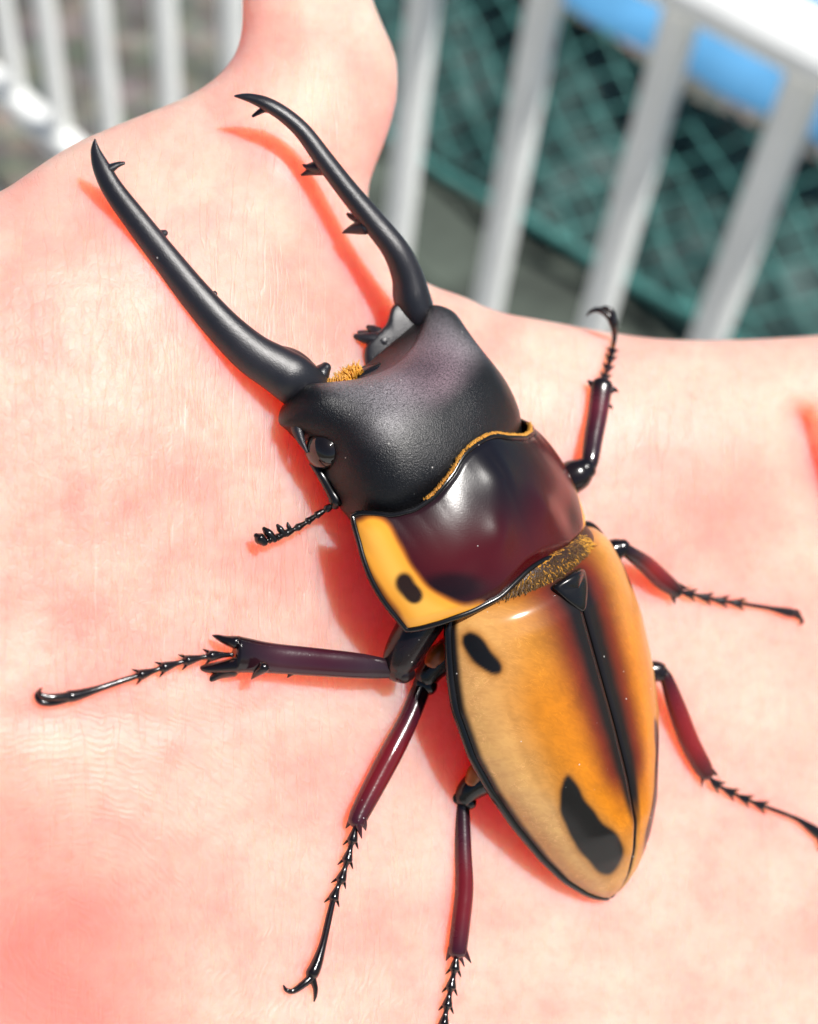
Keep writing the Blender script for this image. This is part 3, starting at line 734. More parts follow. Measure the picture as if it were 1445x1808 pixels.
# broad inner plate at the base
PL = np.array([(694, 540), (722, 528), (752, 536), (756, 562), (744, 592), (720, 622), (694, 648), (664, 662), (646, 646), (645, 616), (660, 594), (682, 572)], float)
pc = PL.mean(0); pr = []
for k_, dz in ((0.6, -26), (0.97, -22), (1.0, -12), (0.97, -3), (0.85, 2), (0.5, 5), (0.05, 6)):
    q_ = pc + (PL - pc) * k_
    pr.append(np.column_stack([q_, hr + 26 + dz - 0.27 * (q_[:, 0] - 700) - 0.04 * (q_[:, 1] - 590)]))
geo.add(loft_geo(pr, nu=5, nv=3))
mand_r = geo.obj('mandible', m_mand, beetle)
tooth(mand_r, [(488, 194, rt - 14, 11), (470, 192, rt - 14, 7), (456, 199, rt - 16, 4.5), (447, 205, rt - 16, 2.8)])
tooth(mand_r, [(576, 294, hr + 88, 15), (556, 295, hr + 84, 11), (542, 294, hr + 82, 5), (536, 291, hr + 82, 2)])
tooth(mand_r, [(568, 298, hr + 82, 12), (552, 301, hr + 78, 9), (540, 306, hr + 76, 4.5), (533, 309, hr + 76, 2)])
tooth(mand_r, [(644, 400, hr + 60, 15), (626, 404, hr + 56, 10), (613, 408, hr + 54, 5), (606, 411, hr + 54, 2)])
tooth(mand_r, [(632, 386, hr + 48, 9), (621, 382, hr + 44, 6), (614, 378, hr + 42, 3)])
tooth(mand_r, [(676, 602, hr + 22, 17), (654, 598, hr + 26, 12), (638, 596, hr + 28, 8), (628, 594, hr + 28, 5)])
tooth(mand_r, [(646, 592, hr + 12, 9), (624, 590, hr + 12, 7), (612, 588, hr + 11, 5), (604, 587, hr + 10, 2.5)])
tooth(mand_r, [(668, 588, hr + 8, 11), (656, 581, hr + 6, 8), (650, 577, hr + 6, 4)])

# ---------------------------------------------------------------- pronotum
fu = np.array([0, 25, 50, 74, 124, 160, 190, 212, 226, 236, 246.0]); fv = np.array([0, 1, 8, 22, 42, 46, 37, 16, 5, 8, 22.0])
ru = np.array([0, 25, 60, 96, 150, 200, 225, 238, 248.0]); rv = np.array([240, 241, 248, 256, 254, 245, 238, 232, 220.0])
def smooth_interp(x, xp, fp):
    xs2 = np.linspace(xp[0], xp[-1], 700); y = np.interp(xs2, xp, fp)
    k = np.hanning(31); k /= k.sum(); yp = np.pad(y, 15, mode='reflect', reflect_type='odd'); y = np.convolve(yp, k, 'valid')
    return np.interp(x, xs2, y)
ts = np.linspace(-1, 1, 161); vs_ = np.linspace(0, 1, 121)
def pron_grid(ts, vs_):
    Tt, Vv = np.meshgrid(ts, vs_, indexing='ij')
    a = 230 + 24 * np.sin(np.clip(Vv, 0, 1) * np.pi) ** 0.8 + 10 * Vv
    sg = np.sign(Tt); q = np.abs(Tt)
    q2 = np.sin(q * np.pi / 2) * 0.5 + q * 0.5
    u = a * q2
    v = smooth_interp(u, fu, fv) * (1 - Vv) + smooth_interp(u, ru, rv) * Vv
    H = 128 + 12 * np.sin(Vv * np.pi) - 6 * Vv
    w = H * np.maximum(1 - q2 ** 2.15, 0) ** 0.82
    w = w + 7 * np.exp(-((u - 60) / 32) ** 2 - ((Vv - 0.62) / 0.16) ** 2) + 7 * np.exp(-((u - 10) / 30) ** 2 - ((Vv - 0.3) / 0.2) ** 2)
    w = w - 6 * np.exp(-((u - 125) / 30) ** 2 - ((Vv - 0.75) / 0.15) ** 2)
    w = w - 10 * sstep(0.90, 1.0, Vv) * (1 - q2 ** 4) - 3 * sstep(0.06, 0.0, Vv) * (1 - q2 ** 4)
    tuck = (sg > 0) * sstep(0.80, 1.0, q2)
    return sg * (u - 20 * tuck), v, w - 30 * tuck, q2
U_, V_, W_, Q_ = pron_grid(ts, vs_)
G = ppt(U_, V_, W_)
GL = ppt(-np.abs(U_), V_, W_)                                # mirrored on to the left side for the pattern
X_, Y_ = GL[..., 0], GL[..., 1]
ORANGE = [(634, 925), (660, 918), (684, 930), (706, 968), (728, 1004), (752, 1034), (784, 1054), (820, 1066), (852, 1064), (842, 1082), (800, 1096), (760, 1108), (728, 1108), (706, 1072), (676, 1032), (652, 990), (636, 955)]
sd = poly_sd(X_, Y_, spl(ORANGE + ORANGE[:1], 4)[:-1])
n_ = 1.5 * np.sin(X_ * 0.07 + 1) * np.sin(Y_ * 0.09)
sd = sd - 7 * sstep(-0.70, -0.95, -np.abs(Q_))
pat = sstep(8, -8, sd + n_)
spot = sstep(0.30, 0.78, np.exp(-((X_ - 714) / 20) ** 2 - ((Y_ - 1029) / 23) ** 2) + np.exp(-((X_ - 733) / 17) ** 2 - ((Y_ - 1052) / 17) ** 2))
dark = np.array([0.004, 0.003, 0.005]); wine = np.array([0.060, 0.002, 0.004])
wm = np.exp(-((Y_ - 985) / 75) ** 2) * sstep(250, 60, np.abs(X_ - 850)) 
base = dark + (wine - dark) * np.clip(wm, 0, 1)[..., None]
blob = sstep(1.3, 0.5, np.hypot((X_ - 800) / 60, (Y_ - 1035) / 26))
base = base * (1 - 0.75 * blob[..., None])
edge = sstep(22, 0, np.abs(sd))
org_c = np.array([0.80, 0.34, 0.032]) * (1 - 0.0 * Y_)[..., None] + sstep(-8, -34, sd)[..., None] * np.array([0.05, 0.09, 0.035])
org_c = org_c * (1 - 0.55 * sstep(-9, 2, sd)[..., None] * np.array([0.5, 0.9, 1.0]))
col = base * (1 - pat[..., None]) + org_c * pat[..., None]
col = col * (1 - spot[..., None]) + np.array([0.02, 0.008, 0.004]) * spot[..., None]
nT, nV = U_.shape
vtx = G.reshape(-1, 3)
lowW = -18 - 62 * (1 - Q_ ** 2)
lowV = V_ * 0.9 + 12
B = ppt(U_ * 0.97, lowV, np.minimum(lowW, W_ - 6)).reshape(-1, 3)
f = []
for i in range(nT - 1):
    for j in range(nV - 1):
        a = i * nV + j
        f.append((a, a + 1, a + nV + 1, a + nV)); o_ = nT * nV + a; f.append((o_, o_ + nV, o_ + nV + 1, o_ + 1))
def rim_faces(idx, off):
    return [(idx[k], idx[k + 1], idx[k + 1] + off, idx[k] + off) for k in range(len(idx) - 1)]
idx = [i * nV for i in range(nT)]; f += rim_faces(idx, nT * nV)
idx = [i * nV + nV - 1 for i in range(nT)][::-1]; f += rim_faces(idx, nT * nV)
idx = list(range(nV))[::-1]; f += rim_faces(idx, nT * nV)
idx = [(nT - 1) * nV + j for j in range(nV)]; f += rim_faces(idx, nT * nV)
cc = np.vstack([col.reshape(-1, 3), np.tile(dark, (nT * nV, 1))])
pron = mesh_obj('pronotum', to_world(np.vstack([vtx, B])), f, m_pron, beetle, cols=cc)
border = np.vstack([G[:, 0][::4], G[-1, ::4][1:], G[::-1, -1][::4][1:], G[0, ::-1][::4][1:]])
tube('rim', np.column_stack([border, np.full(len(border), 5.2)]), m_black, pron, sides=10, sub=2)
# golden hair fringe along the front edge
fr = Geo()
fb = pron_grid(np.linspace(-0.50, 0.74, 40), np.array([0.0])); fb = ppt(fb[0][:, 0], fb[1][:, 0] - 3, fb[2][:, 0] - 2)
fr.add(tube_geo(np.column_stack([fb, np.full(len(fb), 2.8)]), sides=8, sub=2))
for i in range(1900):
    t = rng.uniform(-0.50, 0.74)
    uu, vv_, ww, _ = pron_grid(np.array([t]), np.array([0.0]))
    c = ppt(uu[0, 0], vv_[0, 0] - 2, ww[0, 0] + rng.uniform(-4, 4))
    d = -F_P * rng.uniform(3, 7.5) + U_P * rng.uniform(-1, 2) + LAT * rng.normal(0, 2.0)
    fr.add(tube_geo([tuple(c) + (1.0,), tuple(c + d * .55) + (0.9,), tuple(c + d) + (0.4,)], sides=3, sub=1, round_start=False, round_end=False))
o = fr.obj('hair_fringe', m_hair, pron); tag(o, kind='stuff')

# ---------------------------------------------------------------- elytra
av = np.array([-82, -76, -62, -38, 0, 50, 106, 203, 278, 355, 440, 500, 545, 566, 574.0])
aa = np.array([120, 158, 190, 206, 217, 228, 235, 227, 207, 173, 130, 92, 50, 22, 4.0])
bv = np.array([-82, -76, -62, -40, 0, 137, 230, 324, 413, 470, 520, 548, 566, 574.0])
bb_ = np.array([34, 70, 100, 120, 134, 143, 149, 152, 147, 128, 101, 78, 56, 42.0])
rv_ = np.array([-82, 100, 203, 278, 355, 440, 500, 545, 574.0]); rr_ = np.array([0, 4, 12, 20, 22, 28, 33, 37, 40.0])
SPOT1 = [(816, 1122), (830, 1115), (848, 1124), (868, 1148), (884, 1172), (884, 1188), (868, 1190), (846, 1178), (828, 1158), (817, 1138)]
SPOT2 = [(994, 1376), (1004, 1368), (1018, 1384), (1036, 1414), (1060, 1446), (1088, 1472), (1102, 1496), (1097, 1524), (1078, 1544), (1056, 1538), (1028, 1508), (1006, 1474), (992, 1440), (989, 1408)]
elys = []
for s in (-1, 1):
    tt = np.linspace(0, 1, 111)
    k = np.linspace(0, 1, 181); vv = -82 + 656 * (0.5 - 0.5 * np.cos(np.pi * (k * 0.94 + 0.06 * k ** 2)))
    vv[-1] = 574
    Tt, Vv = np.meshgrid(tt, vv, indexing='ij')
    a = smooth_interp(Vv, av, aa); b_ = smooth_interp(Vv, bv, bb_); r_ = smooth_interp(Vv, rv_, rr_)
    a = np.maximum(a, 2); b_ = np.maximum(b_, r_ + 1)
    q = np.sin(Tt * np.pi / 2)
    u = 1.4 + (a - 1.4) * q
    w = r_ + (b_ - r_) * np.maximum(1 - q ** 2.2, 0) ** 0.62
    w = w - 5.0 * np.exp(-(u / 4.5) ** 2)                     # the seam is rounded over
    w = w - 5 * np.exp(-((q - 0.97) / 0.035) ** 2) * 0.6
    G = ept(s * u, Vv, w); GL = ept(-u, Vv, w)
    X_, Y_ = GL[..., 0], GL[..., 1]
    n_ = 1.2 * np.sin(X_ * 0.11 + Y_ * 0.05) + 0.8 * np.sin(Y_ * 0.17)
    tan = np.array([0.42, 0.185, 0.026]); amber = np.array([0.52, 0.165, 0.002]); rust = np.array([0.13, 0.013, 0.002]); blk = np.array([0.004, 0.002, 0.002]); pale = np.array([0.60, 0.335, 0.115])
    end = sstep(420, 300, Vv)
    d = u / np.interp(Vv, [-80, 0, 150, 300, 420, 574], [54, 50, 42, 33, 13, 5]) + n_ * 0.012
    c = tan + (pale - tan) * np.clip(sstep(0.50, 0.92, q) + 0.45 * sstep(230, 420, Vv), 0, 1)[..., None]
    bands = np.exp(-((q - 0.62) / 0.035) ** 2) + np.exp(-((q - 0.78) / 0.025) ** 2) + 0.8 * np.exp(-((q - 0.40) / 0.03) ** 2); c = c * (1 - 0.16 * (bands * sstep(30, 120, Vv) * sstep(520, 380, Vv))[..., None])
    olive = np.exp(-((q - 0.52) / 0.16) ** 2) * sstep(40, 160, Vv) * sstep(420, 260, Vv); c = c + (np.array([0.22, 0.090, 0.007]) - c) * (0.75 * olive)[..., None]
    am = sstep(5.6, 2.2, d) * sstep(540, 380, Vv) * (0.35 + 0.65 * sstep(-10, 160, Vv))
    c = c + (amber - c) * am[..., None]
    ru_ = sstep(2.6, 1.0, d) * end; c = c + (rust - c) * ru_[..., None]
    bk = sstep(1.20, 0.45, d) * sstep(470, 360, Vv); bk = np.maximum(bk, sstep(5.5, 3.0, u) * sstep(570, 500, Vv)); c = c + (blk - c) * bk[..., None]
    for poly, soft in ((SPOT1, 5), (SPOT2, 5)):
        sd = poly_sd(X_, Y_, spl(poly + poly[:1], 4)[:-1]) + n_ * 0.7
        halo = sstep(16, 0, sd) * 0.55; c = c + (np.array([0.36, 0.13, 0.015]) - c) * halo[..., None]
        m_ = sstep(soft, -soft, sd); c = c + (np.array([0.003, 0.0025, 0.0025]) - c) * m_[..., None]
    fr_ = sstep(-52, -78, Vv) * 0.8; c = c + (np.array([0.30, 0.07, 0.008]) - c) * fr_[..., None]
    rim_ = sstep(0.965, 0.99, q); c = c + (blk - c) * rim_[..., None]
    n, m = G.shape[:2]
    f = []
    for i in range(n - 1):
        for j in range(m - 1):
            a0 = i * m + j
            qd = (a0, a0 + m, a0 + m + 1, a0 + 1)
            f.append(qd if s < 0 else qd[::-1])
    e = mesh_obj('elytron', to_world(G.reshape(-1, 3)), f, m_elyt, beetle, cols=c.reshape(-1, 3))
    sol = e.modifiers.new('thickness', 'SOLIDIFY'); sol.thickness = 0.00012; sol.offset = -1 if s < 0 else -1
    tube('rim', np.column_stack([G[-1, ::4], np.interp(np.arange(0, m, 4), [0, 20, 110, 160, 181], [5, 8, 8, 6, 4.5])]), m_black, e, sides=10, sub=2)
    if s < 0: tube('seam', np.column_stack([G[0, 40:-1:4], np.full(len(G[0, 40:-1:4]), 1.3)]), m_under, e, sides=6, sub=2)
    elys.append(e)

# body below the wing cases, and the hairy neck between pronotum and wing cases
def ring_p(v, a, top, bot): 
    th = np.linspace(0, 2 * np.pi, 16, endpoint=False)
    w = np.where(np.sin(th) > 0, top * np.sin(th), bot * np.sin(th)); return ppt(a * np.cos(th), v + 0 * th, w)
def ring_e(v, a, top, bot, r=0.0):
    th = np.linspace(0, 2 * np.pi, 16, endpoint=False)
    w = np.where(np.sin(th) > 0, top * np.sin(th), bot * np.sin(th)); return ept(a * np.cos(th), v + 0 * th, r + w)
v, f = loft_geo([ring_p(150, 150, 60, 70), ring_p(215, 158, 98, 84), ring_e(-84, 156, 92, 80), ring_e(-40, 176, 100, 80), ring_e(60, 205, 100, 78, 0), ring_e(200, 208, 100, 66, 8), ring_e(330, 170, 90, 52, 18), ring_e(440, 115, 60, 40, 26), ring_e(520, 58, 30, 22, 34), ring_e(560, 18, 12, 8, 38)], nu=4, nv=5)
body = mesh_obj('abdomen', to_world(v), f, m_under, beetle)
fz = Geo(); fz2 = Geo()
BG = v[:-2].reshape(-1, 64, 3)
Bn = np.cross(np.roll(BG, -1, 1) - np.roll(BG, 1, 1), np.gradient(BG, axis=0)); Bn /= np.linalg.norm(Bn, axis=2)[..., None]
if (Bn[8, 16] @ U_P) < 0: Bn = -Bn
for i in range(5600):
    k = rng.uniform(4.0, 15.5); t = rng.uniform(8, 30)
    i0, j0 = int(k), int(t)
    fk, ft = k - i0, t - j0
    c = BG[i0, j0] * (1 - fk) * (1 - ft) + BG[i0 + 1, j0] * fk * (1 - ft) + BG[i0, j0 + 1] * (1 - fk) * ft + BG[i0 + 1, j0 + 1] * fk * ft
    up = Bn[i0, j0]
    d = (F_E * rng.uniform(5, 17) + LAT * rng.normal(0, 7) + up * rng.uniform(0.5, 4))
    tgt = fz if ((k < 8.6 and rng.random() < 0.85) or (t < 10.5 and rng.random() < .7) or rng.random() < 0.10) else fz2
    tgt.add(tube_geo([tuple(c) + (0.75,), tuple(c + d * .5 + up * 1) + (0.65,), tuple(c + d) + (0.25,)], sides=3, sub=1, round_start=False, round_end=False))
o = fz.obj('golden_hair', m_hair, body); tag(o, kind='stuff')
o = fz2.obj('brown_hair', m_hair_d, body); tag(o, kind='stuff')
# scutellum
sr = []
for k, (sc_, dw) in enumerate([(1.0, -8), (0.94, 2), (0.7, 6), (0.35, 7.5), (0.05, 8)]):
    out = np.array([(-40, -58, 118), (-20, -66, 126), (0, -68, 129), (20, -66, 126), (40, -58, 118), (34, -38, 124), (18, -12, 131), (0, 6, 134), (-18, -12, 131), (-34, -38, 124)], float)
    cen = out.mean(0); p = cen + (out - cen) * sc_; p[:, 2] = out[:, 2] * sc_ + cen[2] * (1 - sc_) + dw
    sr.append(ept(p[:, 0], p[:, 1], p[:, 2]))
v, f = loft_geo(sr, nu=4, nv=3); mesh_obj('scutellum', to_world(v), f, m_black, beetle)

# ---------------------------------------------------------------- legs
def vtube(name, pts, cols, parent, spines=(), **kw):
    """tibia with a colour running along it; spines are extra little tubes"""
    g_ = Geo().add(tube_geo(pts, **kw))
    n0 = g_.n
    for s in spines: g_.add(tube_geo(s, sides=8, sub=4))
    V = np.vstack(g_.v)
    P0 = np.array(pts)[:, :3]
    tl = np.zeros(len(V))
    axis = P0[-1] - P0[0]; tl = np.clip(((V - P0[0]) @ axis) / (axis @ axis), 0, 1)
    c = np.stack([np.interp(tl, np.linspace(0, 1, len(cols)), [q[i] for q in cols]) for i in range(3)], 1)
    c[n0:] = cols[-1] if len(cols[-1]) == 3 else c[n0:]
    return mesh_obj(name, to_world(V), g_.f, m_tib, parent, cols=c)

def tarsus(parent, path, rs=(5.0, 9.5), last=(5.5, 11.0), nseg=4, split=0.52):
    """beaded foot: nseg short cup-shaped joints, then one long joint that swells to the claws"""
    p = spl(path, 12); L = np.concatenate([[0], np.cumsum(np.linalg.norm(np.diff(p, axis=0), axis=1))]); L /= L[-1]
    at = lambda t: np.array([np.interp(t, L, p[:, i]) for i in range(3)])
    g_ = Geo()
    for k in range(nseg):
        a, b = split * k / nseg, split * (k + 1) / nseg
        pts = []
        for q, r in ((-0.06, rs[0] * 0.8), (0.35, rs[0]), (0.72, rs[1] * 0.9), (0.92, rs[1]), (1.04, rs[1] * 0.6)):
            pts.append(tuple(at(min(1, max(0, a + (b - a) * q)))) + (r,))
        g_.add(tube_geo(pts, sides=12, sub=4))
        c = at(b); dd = at(min(1, b + 0.03)) - at(b - 0.03); dd /= np.linalg.norm(dd)
        side = np.cross(dd, [0, 0, 1.0]); side /= np.linalg.norm(side)
        for sg in (-1, 1):
            g_.add(tube_geo([tuple(c - dd * 6 + side * sg * rs[1] * .5) + (3.2,), tuple(c + dd * 2 + side * sg * rs[1] * 1.05 - np.array([0, 0, 3])) + (2.4,), tuple(c + dd * 8 + side * sg * rs[1] * 1.45 - np.array([0, 0, 6])) + (0.8,)], sides=6, sub=3))
    pts = [tuple(at(split + (1 - split) * q)) + (r,) for q, r in ((-0.03, last[0] * .8), (0.2, last[0]), (0.55, last[0] * 1.15), (0.82, last[1] * .9), (0.95, last[1]), (1.0, last[1] * .7))]
    g_.add(tube_geo(pts, sides=14, sub=5))
    t_ = g_.obj('tarsus', m_leg, parent)
    # rusty hair pads under the joints
    pads = Geo()
    for k in range(nseg):
        b = split * (k + 1) / nseg; c = at(b - 0.02); dd = at(b) - at(b - 0.05); dd /= np.linalg.norm(dd)
        for q in range(22):
            st = c + np.array([rng.normal(0, 3), rng.normal(0, 3), -rs[1] * .5]); en = st + dd * rng.uniform(5, 12) + np.array([rng.normal(0, 4), rng.normal(-3, 4), -4])
            pads.add(tube_geo([tuple(st) + (1.0,), tuple(en) + (0.4,)], sides=3, sub=1, round_start=False, round_end=False))
    o = pads.obj('hair_pad', m_orange, parent); tag(o, kind='stuff')
    return at(1.0), p[-1] - p[-3]

def S(x, y, off): return (x, y, skin_h(x, y) + off)
def Q(x, y, off, r): return (x, y, skin_h(x, y) + off, r)
def claw(parent, pts): tube('claw', pts, m_leg, parent, sides=10, sub=6)

BLK = (0.005, 0.003, 0.004); PUR = (0.040, 0.006, 0.013); RED = (0.12, 0.006, 0.010); RED2 = (0.20, 0.010, 0.010)

# front leg, left
rimh = ppt(-236.0, 200.0, 0.0)[2]
leg = Geo().add(tube_geo([(800, 1030, rimh - 70, 34), (762, 1075, rimh - 55, 38), (728, 1125, rimh - 55, 37), (708, 1165, rimh - 62, 33), (704, 1184, rimh - 66, 26)], sides=20)).add(tube_geo([(722, 1188, rimh - 64, 14), (712, 1190, rimh - 60, 17), (700, 1186, rimh - 58, 15)], sides=14)).obj('leg', m_leg, beetle)
kh = rimh - 60; eh = skin_h(410, 1150) + 34
def lerp(a, b, t): return a + (b - a) * t
vtube('tibia', [(722, 1190, kh, 10), (700, 1183, kh, 15), (640, 1176, lerp(kh, eh, .25), 22), (560, 1169, lerp(kh, eh, .5), 25), (480, 1162, lerp(kh, eh, .75), 27), (435, 1157, lerp(kh, eh, .93), 31), (417, 1155, eh, 33)],
      [BLK, (0.030, 0.012, 0.018), PUR, (0.045, 0.012, 0.020), BLK], leg, flat=0.52, sides=22, round_end=False,
      spines=[[(415, 1134, eh, 12), (398, 1130, eh, 8), (385, 1125, eh, 5), (376, 1122, eh, 1.5)],
              [(420, 1174, eh - 4, 15), (390, 1178, eh - 6, 11), (365, 1180, eh - 8, 8), (350, 1179, eh - 9, 3)],
              [(410, 1182, eh - 10, 14), (388, 1190, eh - 14, 9), (372, 1200, eh - 16, 6), (360, 1212, eh - 18, 1.5)],
              [(466, 1178, eh + 8, 11), (454, 1188, eh + 4, 7), (444, 1199, eh, 1)],
              [(522, 1182, lerp(kh, eh, .6), 9), (514, 1189, lerp(kh, eh, .6), 5), (508, 1196, lerp(kh, eh, .6), 1)]])
e_, d_ = tarsus(leg, [(410, 1156, eh - 4), S(372, 1158, 26), S(320, 1169, 20), S(260, 1188, 15), S(200, 1207, 13), S(150, 1224, 12), S(116, 1231, 12)], split=0.56)
claw(leg, [Q(122, 1232, 12, 8), Q(95, 1240, 10, 7), Q(74, 1240, 9, 6), Q(65, 1230, 9, 4.5), Q(68, 1220, 7, 2.5), Q(75, 1215, 3, 1)])
claw(leg, [Q(122, 1229, 15, 8), Q(98, 1231, 18, 7), Q(80, 1230, 18, 6), Q(70, 1224, 17, 4.5), Q(72, 1216, 12, 2)])

# middle leg, left
mh = ept(-190.0, 20.0, -30.0)[2]
leg = Geo().add(tube_geo([(850, 1120, mh - 60, 30), (800, 1150, mh - 55, 30), (768, 1176, mh - 55, 25), (752, 1196, mh - 58, 22)], sides=18)).add(tube_geo([(742, 1206, mh - 58, 16), (760, 1212, mh - 58, 16)], sides=12)).obj('leg', m_leg, beetle)
o = tube('femur_patch', [(800, 1140, mh - 46, 14), (776, 1156, mh - 42, 20), (764, 1170, mh - 42, 16)], m_orange, leg, sides=14)
k2 = mh - 56; e2 = skin_h(625, 1450) + 24
vtube('tibia', [(752, 1200, k2, 14), (744, 1216, k2, 17), (722, 1270, lerp(k2, e2, .25), 18), (694, 1325, lerp(k2, e2, .5), 20.5), (664, 1382, lerp(k2, e2, .72), 20), (638, 1432, lerp(k2, e2, .92), 18), (630, 1450, e2, 16)],
      [BLK, PUR, RED, RED, PUR], leg, flat=0.8, sides=16,
      spines=[[(628, 1440, e2, 9), (618, 1452, e2 - 3, 5), (611, 1462, e2 - 6, 1)], [(640, 1446, e2, 9), (644, 1458, e2 - 3, 5), (646, 1466, e2 - 6, 1)], [(632, 1450, e2 + 6, 7), (636, 1468, e2 + 4, 4), (639, 1480, e2, 1)]])
e_, d_ = tarsus(leg, [(630, 1452, e2 - 2), S(622, 1485, 18), S(607, 1540, 14), S(588, 1590, 12), S(575, 1650, 12), S(560, 1700, 12), S(548, 1726, 12)], split=0.50, last=(6, 12))
claw(leg, [Q(550, 1726, 12, 8), Q(536, 1738, 12, 7), Q(518, 1750, 10, 5.5), Q(506, 1748, 9, 4), Q(501, 1740, 5, 1.5)])
claw(leg, [Q(552, 1728, 12, 7), Q(557, 1745, 10, 5), Q(557, 1758, 6, 3.5), Q(555, 1768, 2, 1.5)])

# hind leg, left
bh = ept(-190.0, 270.0, -20.0)[2]
leg = Geo().add(tube_geo([(905, 1350, bh - 40, 26), (862, 1372, bh - 34, 28), (832, 1392, bh - 34, 23), (818, 1410, bh - 36, 18)], sides=18)).add(tube_geo([(806, 1410, bh - 36, 12), (832, 1418, bh - 36, 12)], sides=12)).obj('leg', m_leg, beetle)
tube('femur_patch', [(868, 1352, bh - 22, 14), (845, 1364, bh - 20, 19), (834, 1380, bh - 20, 14)], m_orange, leg, sides=14)
e3 = skin_h(812, 1680) + 22; k3 = bh - 36
vtube('tibia', [(817, 1414, k3, 11), (816, 1432, k3, 14), (818, 1500, lerp(k3, e3, .3), 15), (820, 1570, lerp(k3, e3, .55), 16.5), (814, 1630, lerp(k3, e3, .8), 17), (808, 1680, e3, 17)],
      [BLK, PUR, RED, RED, PUR], leg, flat=0.8, sides=16,
      spines=[[(798, 1676, e3, 8), (792, 1688, e3 - 2, 4), (788, 1696, e3 - 4, 1)], [(818, 1678, e3, 8), (826, 1690, e3 - 2, 4), (832, 1700, e3 - 4, 1)], [(810, 1684, e3 + 4, 6), (816, 1696, e3, 3), (820, 1706, e3 - 3, 1)]])
tarsus(leg, [(807, 1682, e3 - 2), S(803, 1710, 16), S(795, 1750, 13), S(786, 1795, 12), S(776, 1850, 12), S(764, 1910, 12), S(756, 1940, 12)], split=0.5)
claw(leg, [Q(757, 1938, 12, 7), Q(744, 1956, 10, 5), Q(730, 1962, 6, 2)])
claw(leg, [Q(759, 1938, 12, 7), Q(764, 1958, 10, 5), Q(762, 1972, 4, 2)])

# front leg, right
rh = ppt(215.0, 130.0, -40.0)[2]
leg = Geo().add(tube_geo([(960, 890, rh - 10, 30), (1000, 850, rh - 4, 30), (1022, 836, rh, 28), (1036, 826, rh, 20)], sides=18)).obj('leg', m_leg, beetle)
e4 = skin_h(1065, 680) + 30
vtube('tibia', [(1036, 838, rh, 10), (1042, 815, rh, 15), (1048, 775, lerp(rh, e4, .3), 17), (1056, 730, lerp(rh, e4, .65), 18), (1061, 695, lerp(rh, e4, .92), 19), (1063, 682, e4, 20)],
      [BLK, (0.025, 0.010, 0.016), PUR, (0.09, 0.01, 0.02), BLK], leg, flat=0.8, sides=16,
      spines=[[(1050, 682, e4, 8), (1043, 676, e4, 5), (1038, 671, e4, 1)], [(1074, 690, e4, 9), (1085, 688, e4, 5), (1092, 692, e4, 1)], [(1072, 716, e4, 6), (1079, 718, e4, 3), (1082, 722, e4, 1)]])
tarsus(leg, [(1063, 680, e4 - 2), S(1072, 655, 18), S(1080, 625, 14), S(1085, 600, 12), (1085, 582, skin_h(1085, 600) + 22), (1080, 562, skin_h(1085, 600) + 34)], rs=(3.5, 7.0), last=(4, 8), split=0.55)
hc = skin_h(1085, 600) + 34
claw(leg, [(1080, 564, hc, 7), (1070, 553, hc, 6), (1056, 547, hc, 5), (1044, 550, hc - 2, 3.5), (1036, 558, hc - 4, 1)])
claw(leg, [(1081, 564, hc, 7), (1080, 550, hc + 4, 5), (1070, 543, hc + 6, 3.5), (1058, 545, hc + 4, 1)])

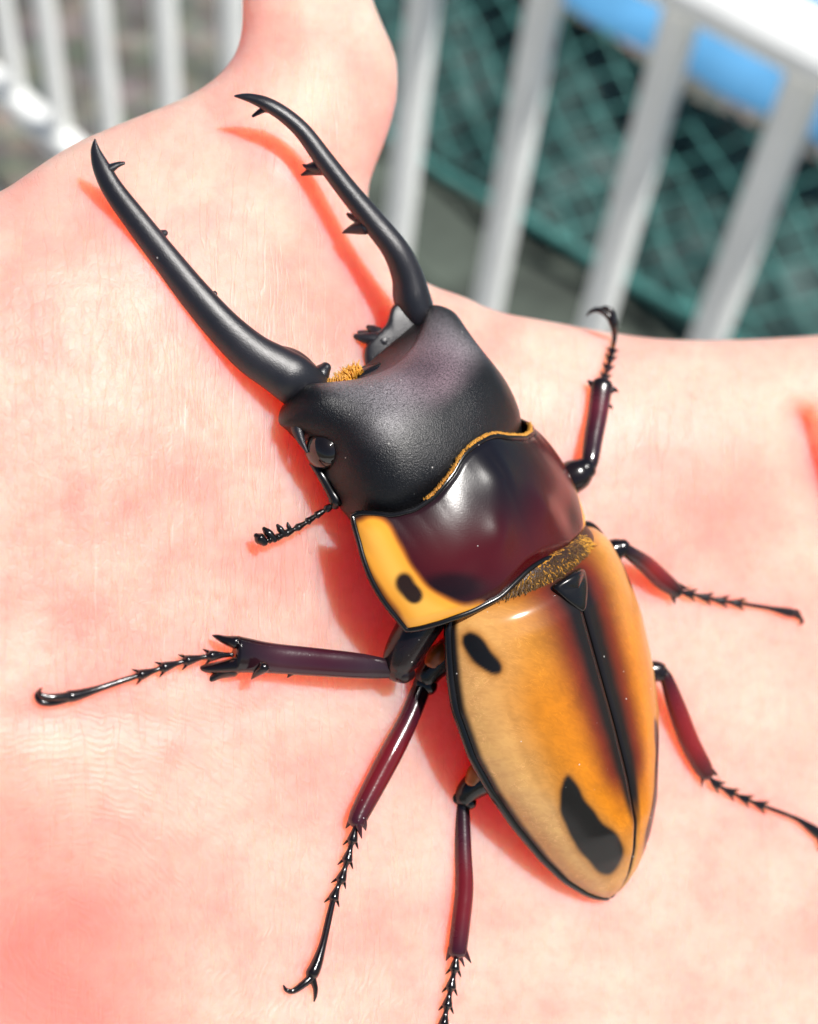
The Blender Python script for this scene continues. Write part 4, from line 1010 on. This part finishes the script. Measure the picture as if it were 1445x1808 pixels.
# middle leg, right
r2 = ept(175.0, 10.0, -30.0)[2]
leg = Geo().add(tube_geo([(1040, 1010, r2, 24), (1080, 975, r2, 22), (1102, 966, r2, 15)], sides=16)).obj('leg', m_leg, beetle)
e5 = skin_h(1195, 1045) + 20
vtube('tibia', [(1096, 962, r2, 9), (1110, 974, r2, 12), (1140, 996, lerp(r2, e5, .4), 16), (1170, 1024, lerp(r2, e5, .75), 17), (1196, 1044, e5, 13)], [BLK, (0.04, 0.012, 0.014), RED2, RED, BLK], leg, flat=0.8, sides=14,
      spines=[[(1190, 1050, e5, 8), (1190, 1058, e5 - 2, 4), (1192, 1066, e5 - 4, 1)], [(1200, 1036, e5, 7), (1210, 1038, e5 - 2, 3), (1216, 1040, e5 - 2, 1)]])
tarsus(leg, [(1196, 1044, e5 - 2), S(1225, 1050, 14), S(1270, 1060, 11), S(1310, 1066, 10), S(1350, 1072, 10), S(1388, 1080, 10), S(1402, 1083, 10)], rs=(3.6, 7.5), last=(3.6, 8), split=0.55)
claw(leg, [Q(1400, 1083, 10, 6), Q(1412, 1090, 9, 4.5), Q(1417, 1099, 7, 3), Q(1409, 1103, 3, 1)])
claw(leg, [Q(1400, 1081, 10, 6), Q(1408, 1080, 9, 4), Q(1414, 1086, 6, 1.5)])

# hind leg, right
r3 = ept(185.0, 180.0, -20.0)[2]
leg = Geo().add(tube_geo([(1100, 1210, r3, 24), (1140, 1190, r3, 22), (1160, 1186, r3, 19), (1168, 1190, r3, 15)], sides=16)).obj('leg', m_leg, beetle)
e6 = skin_h(1248, 1365) + 20
vtube('tibia', [(1168, 1184, r3, 9), (1178, 1200, r3, 12), (1196, 1252, lerp(r3, e6, .35), 17), (1218, 1310, lerp(r3, e6, .7), 18), (1240, 1352, lerp(r3, e6, .95), 17), (1248, 1366, e6, 14)], [BLK, RED, RED2, RED2, (0.06, 0.01, 0.01)], leg, flat=0.8, sides=14,
      spines=[[(1255, 1362, e6, 8), (1263, 1366, e6 - 2, 4), (1267, 1370, e6 - 4, 1)], [(1242, 1368, e6, 7), (1240, 1380, e6 - 2, 3), (1240, 1390, e6 - 5, 1)]])
tarsus(leg, [(1248, 1368, e6 - 2), S(1270, 1388, 14), S(1310, 1408, 11), S(1352, 1425, 10), S(1400, 1442, 10), S(1438, 1466, 10), S(1452, 1478, 10)], rs=(3.6, 8), last=(3.8, 10), split=0.5)
claw(leg, [Q(1450, 1478, 10, 6), Q(1462, 1488, 9, 4.5), Q(1464, 1500, 5, 1.5)])
claw(leg, [Q(1448, 1480, 10, 6), Q(1450, 1494, 8, 4), Q(1444, 1502, 3, 1.2)])

for o in bpy.data.objects:
    if '_org' in o.keys(): del o['_org']
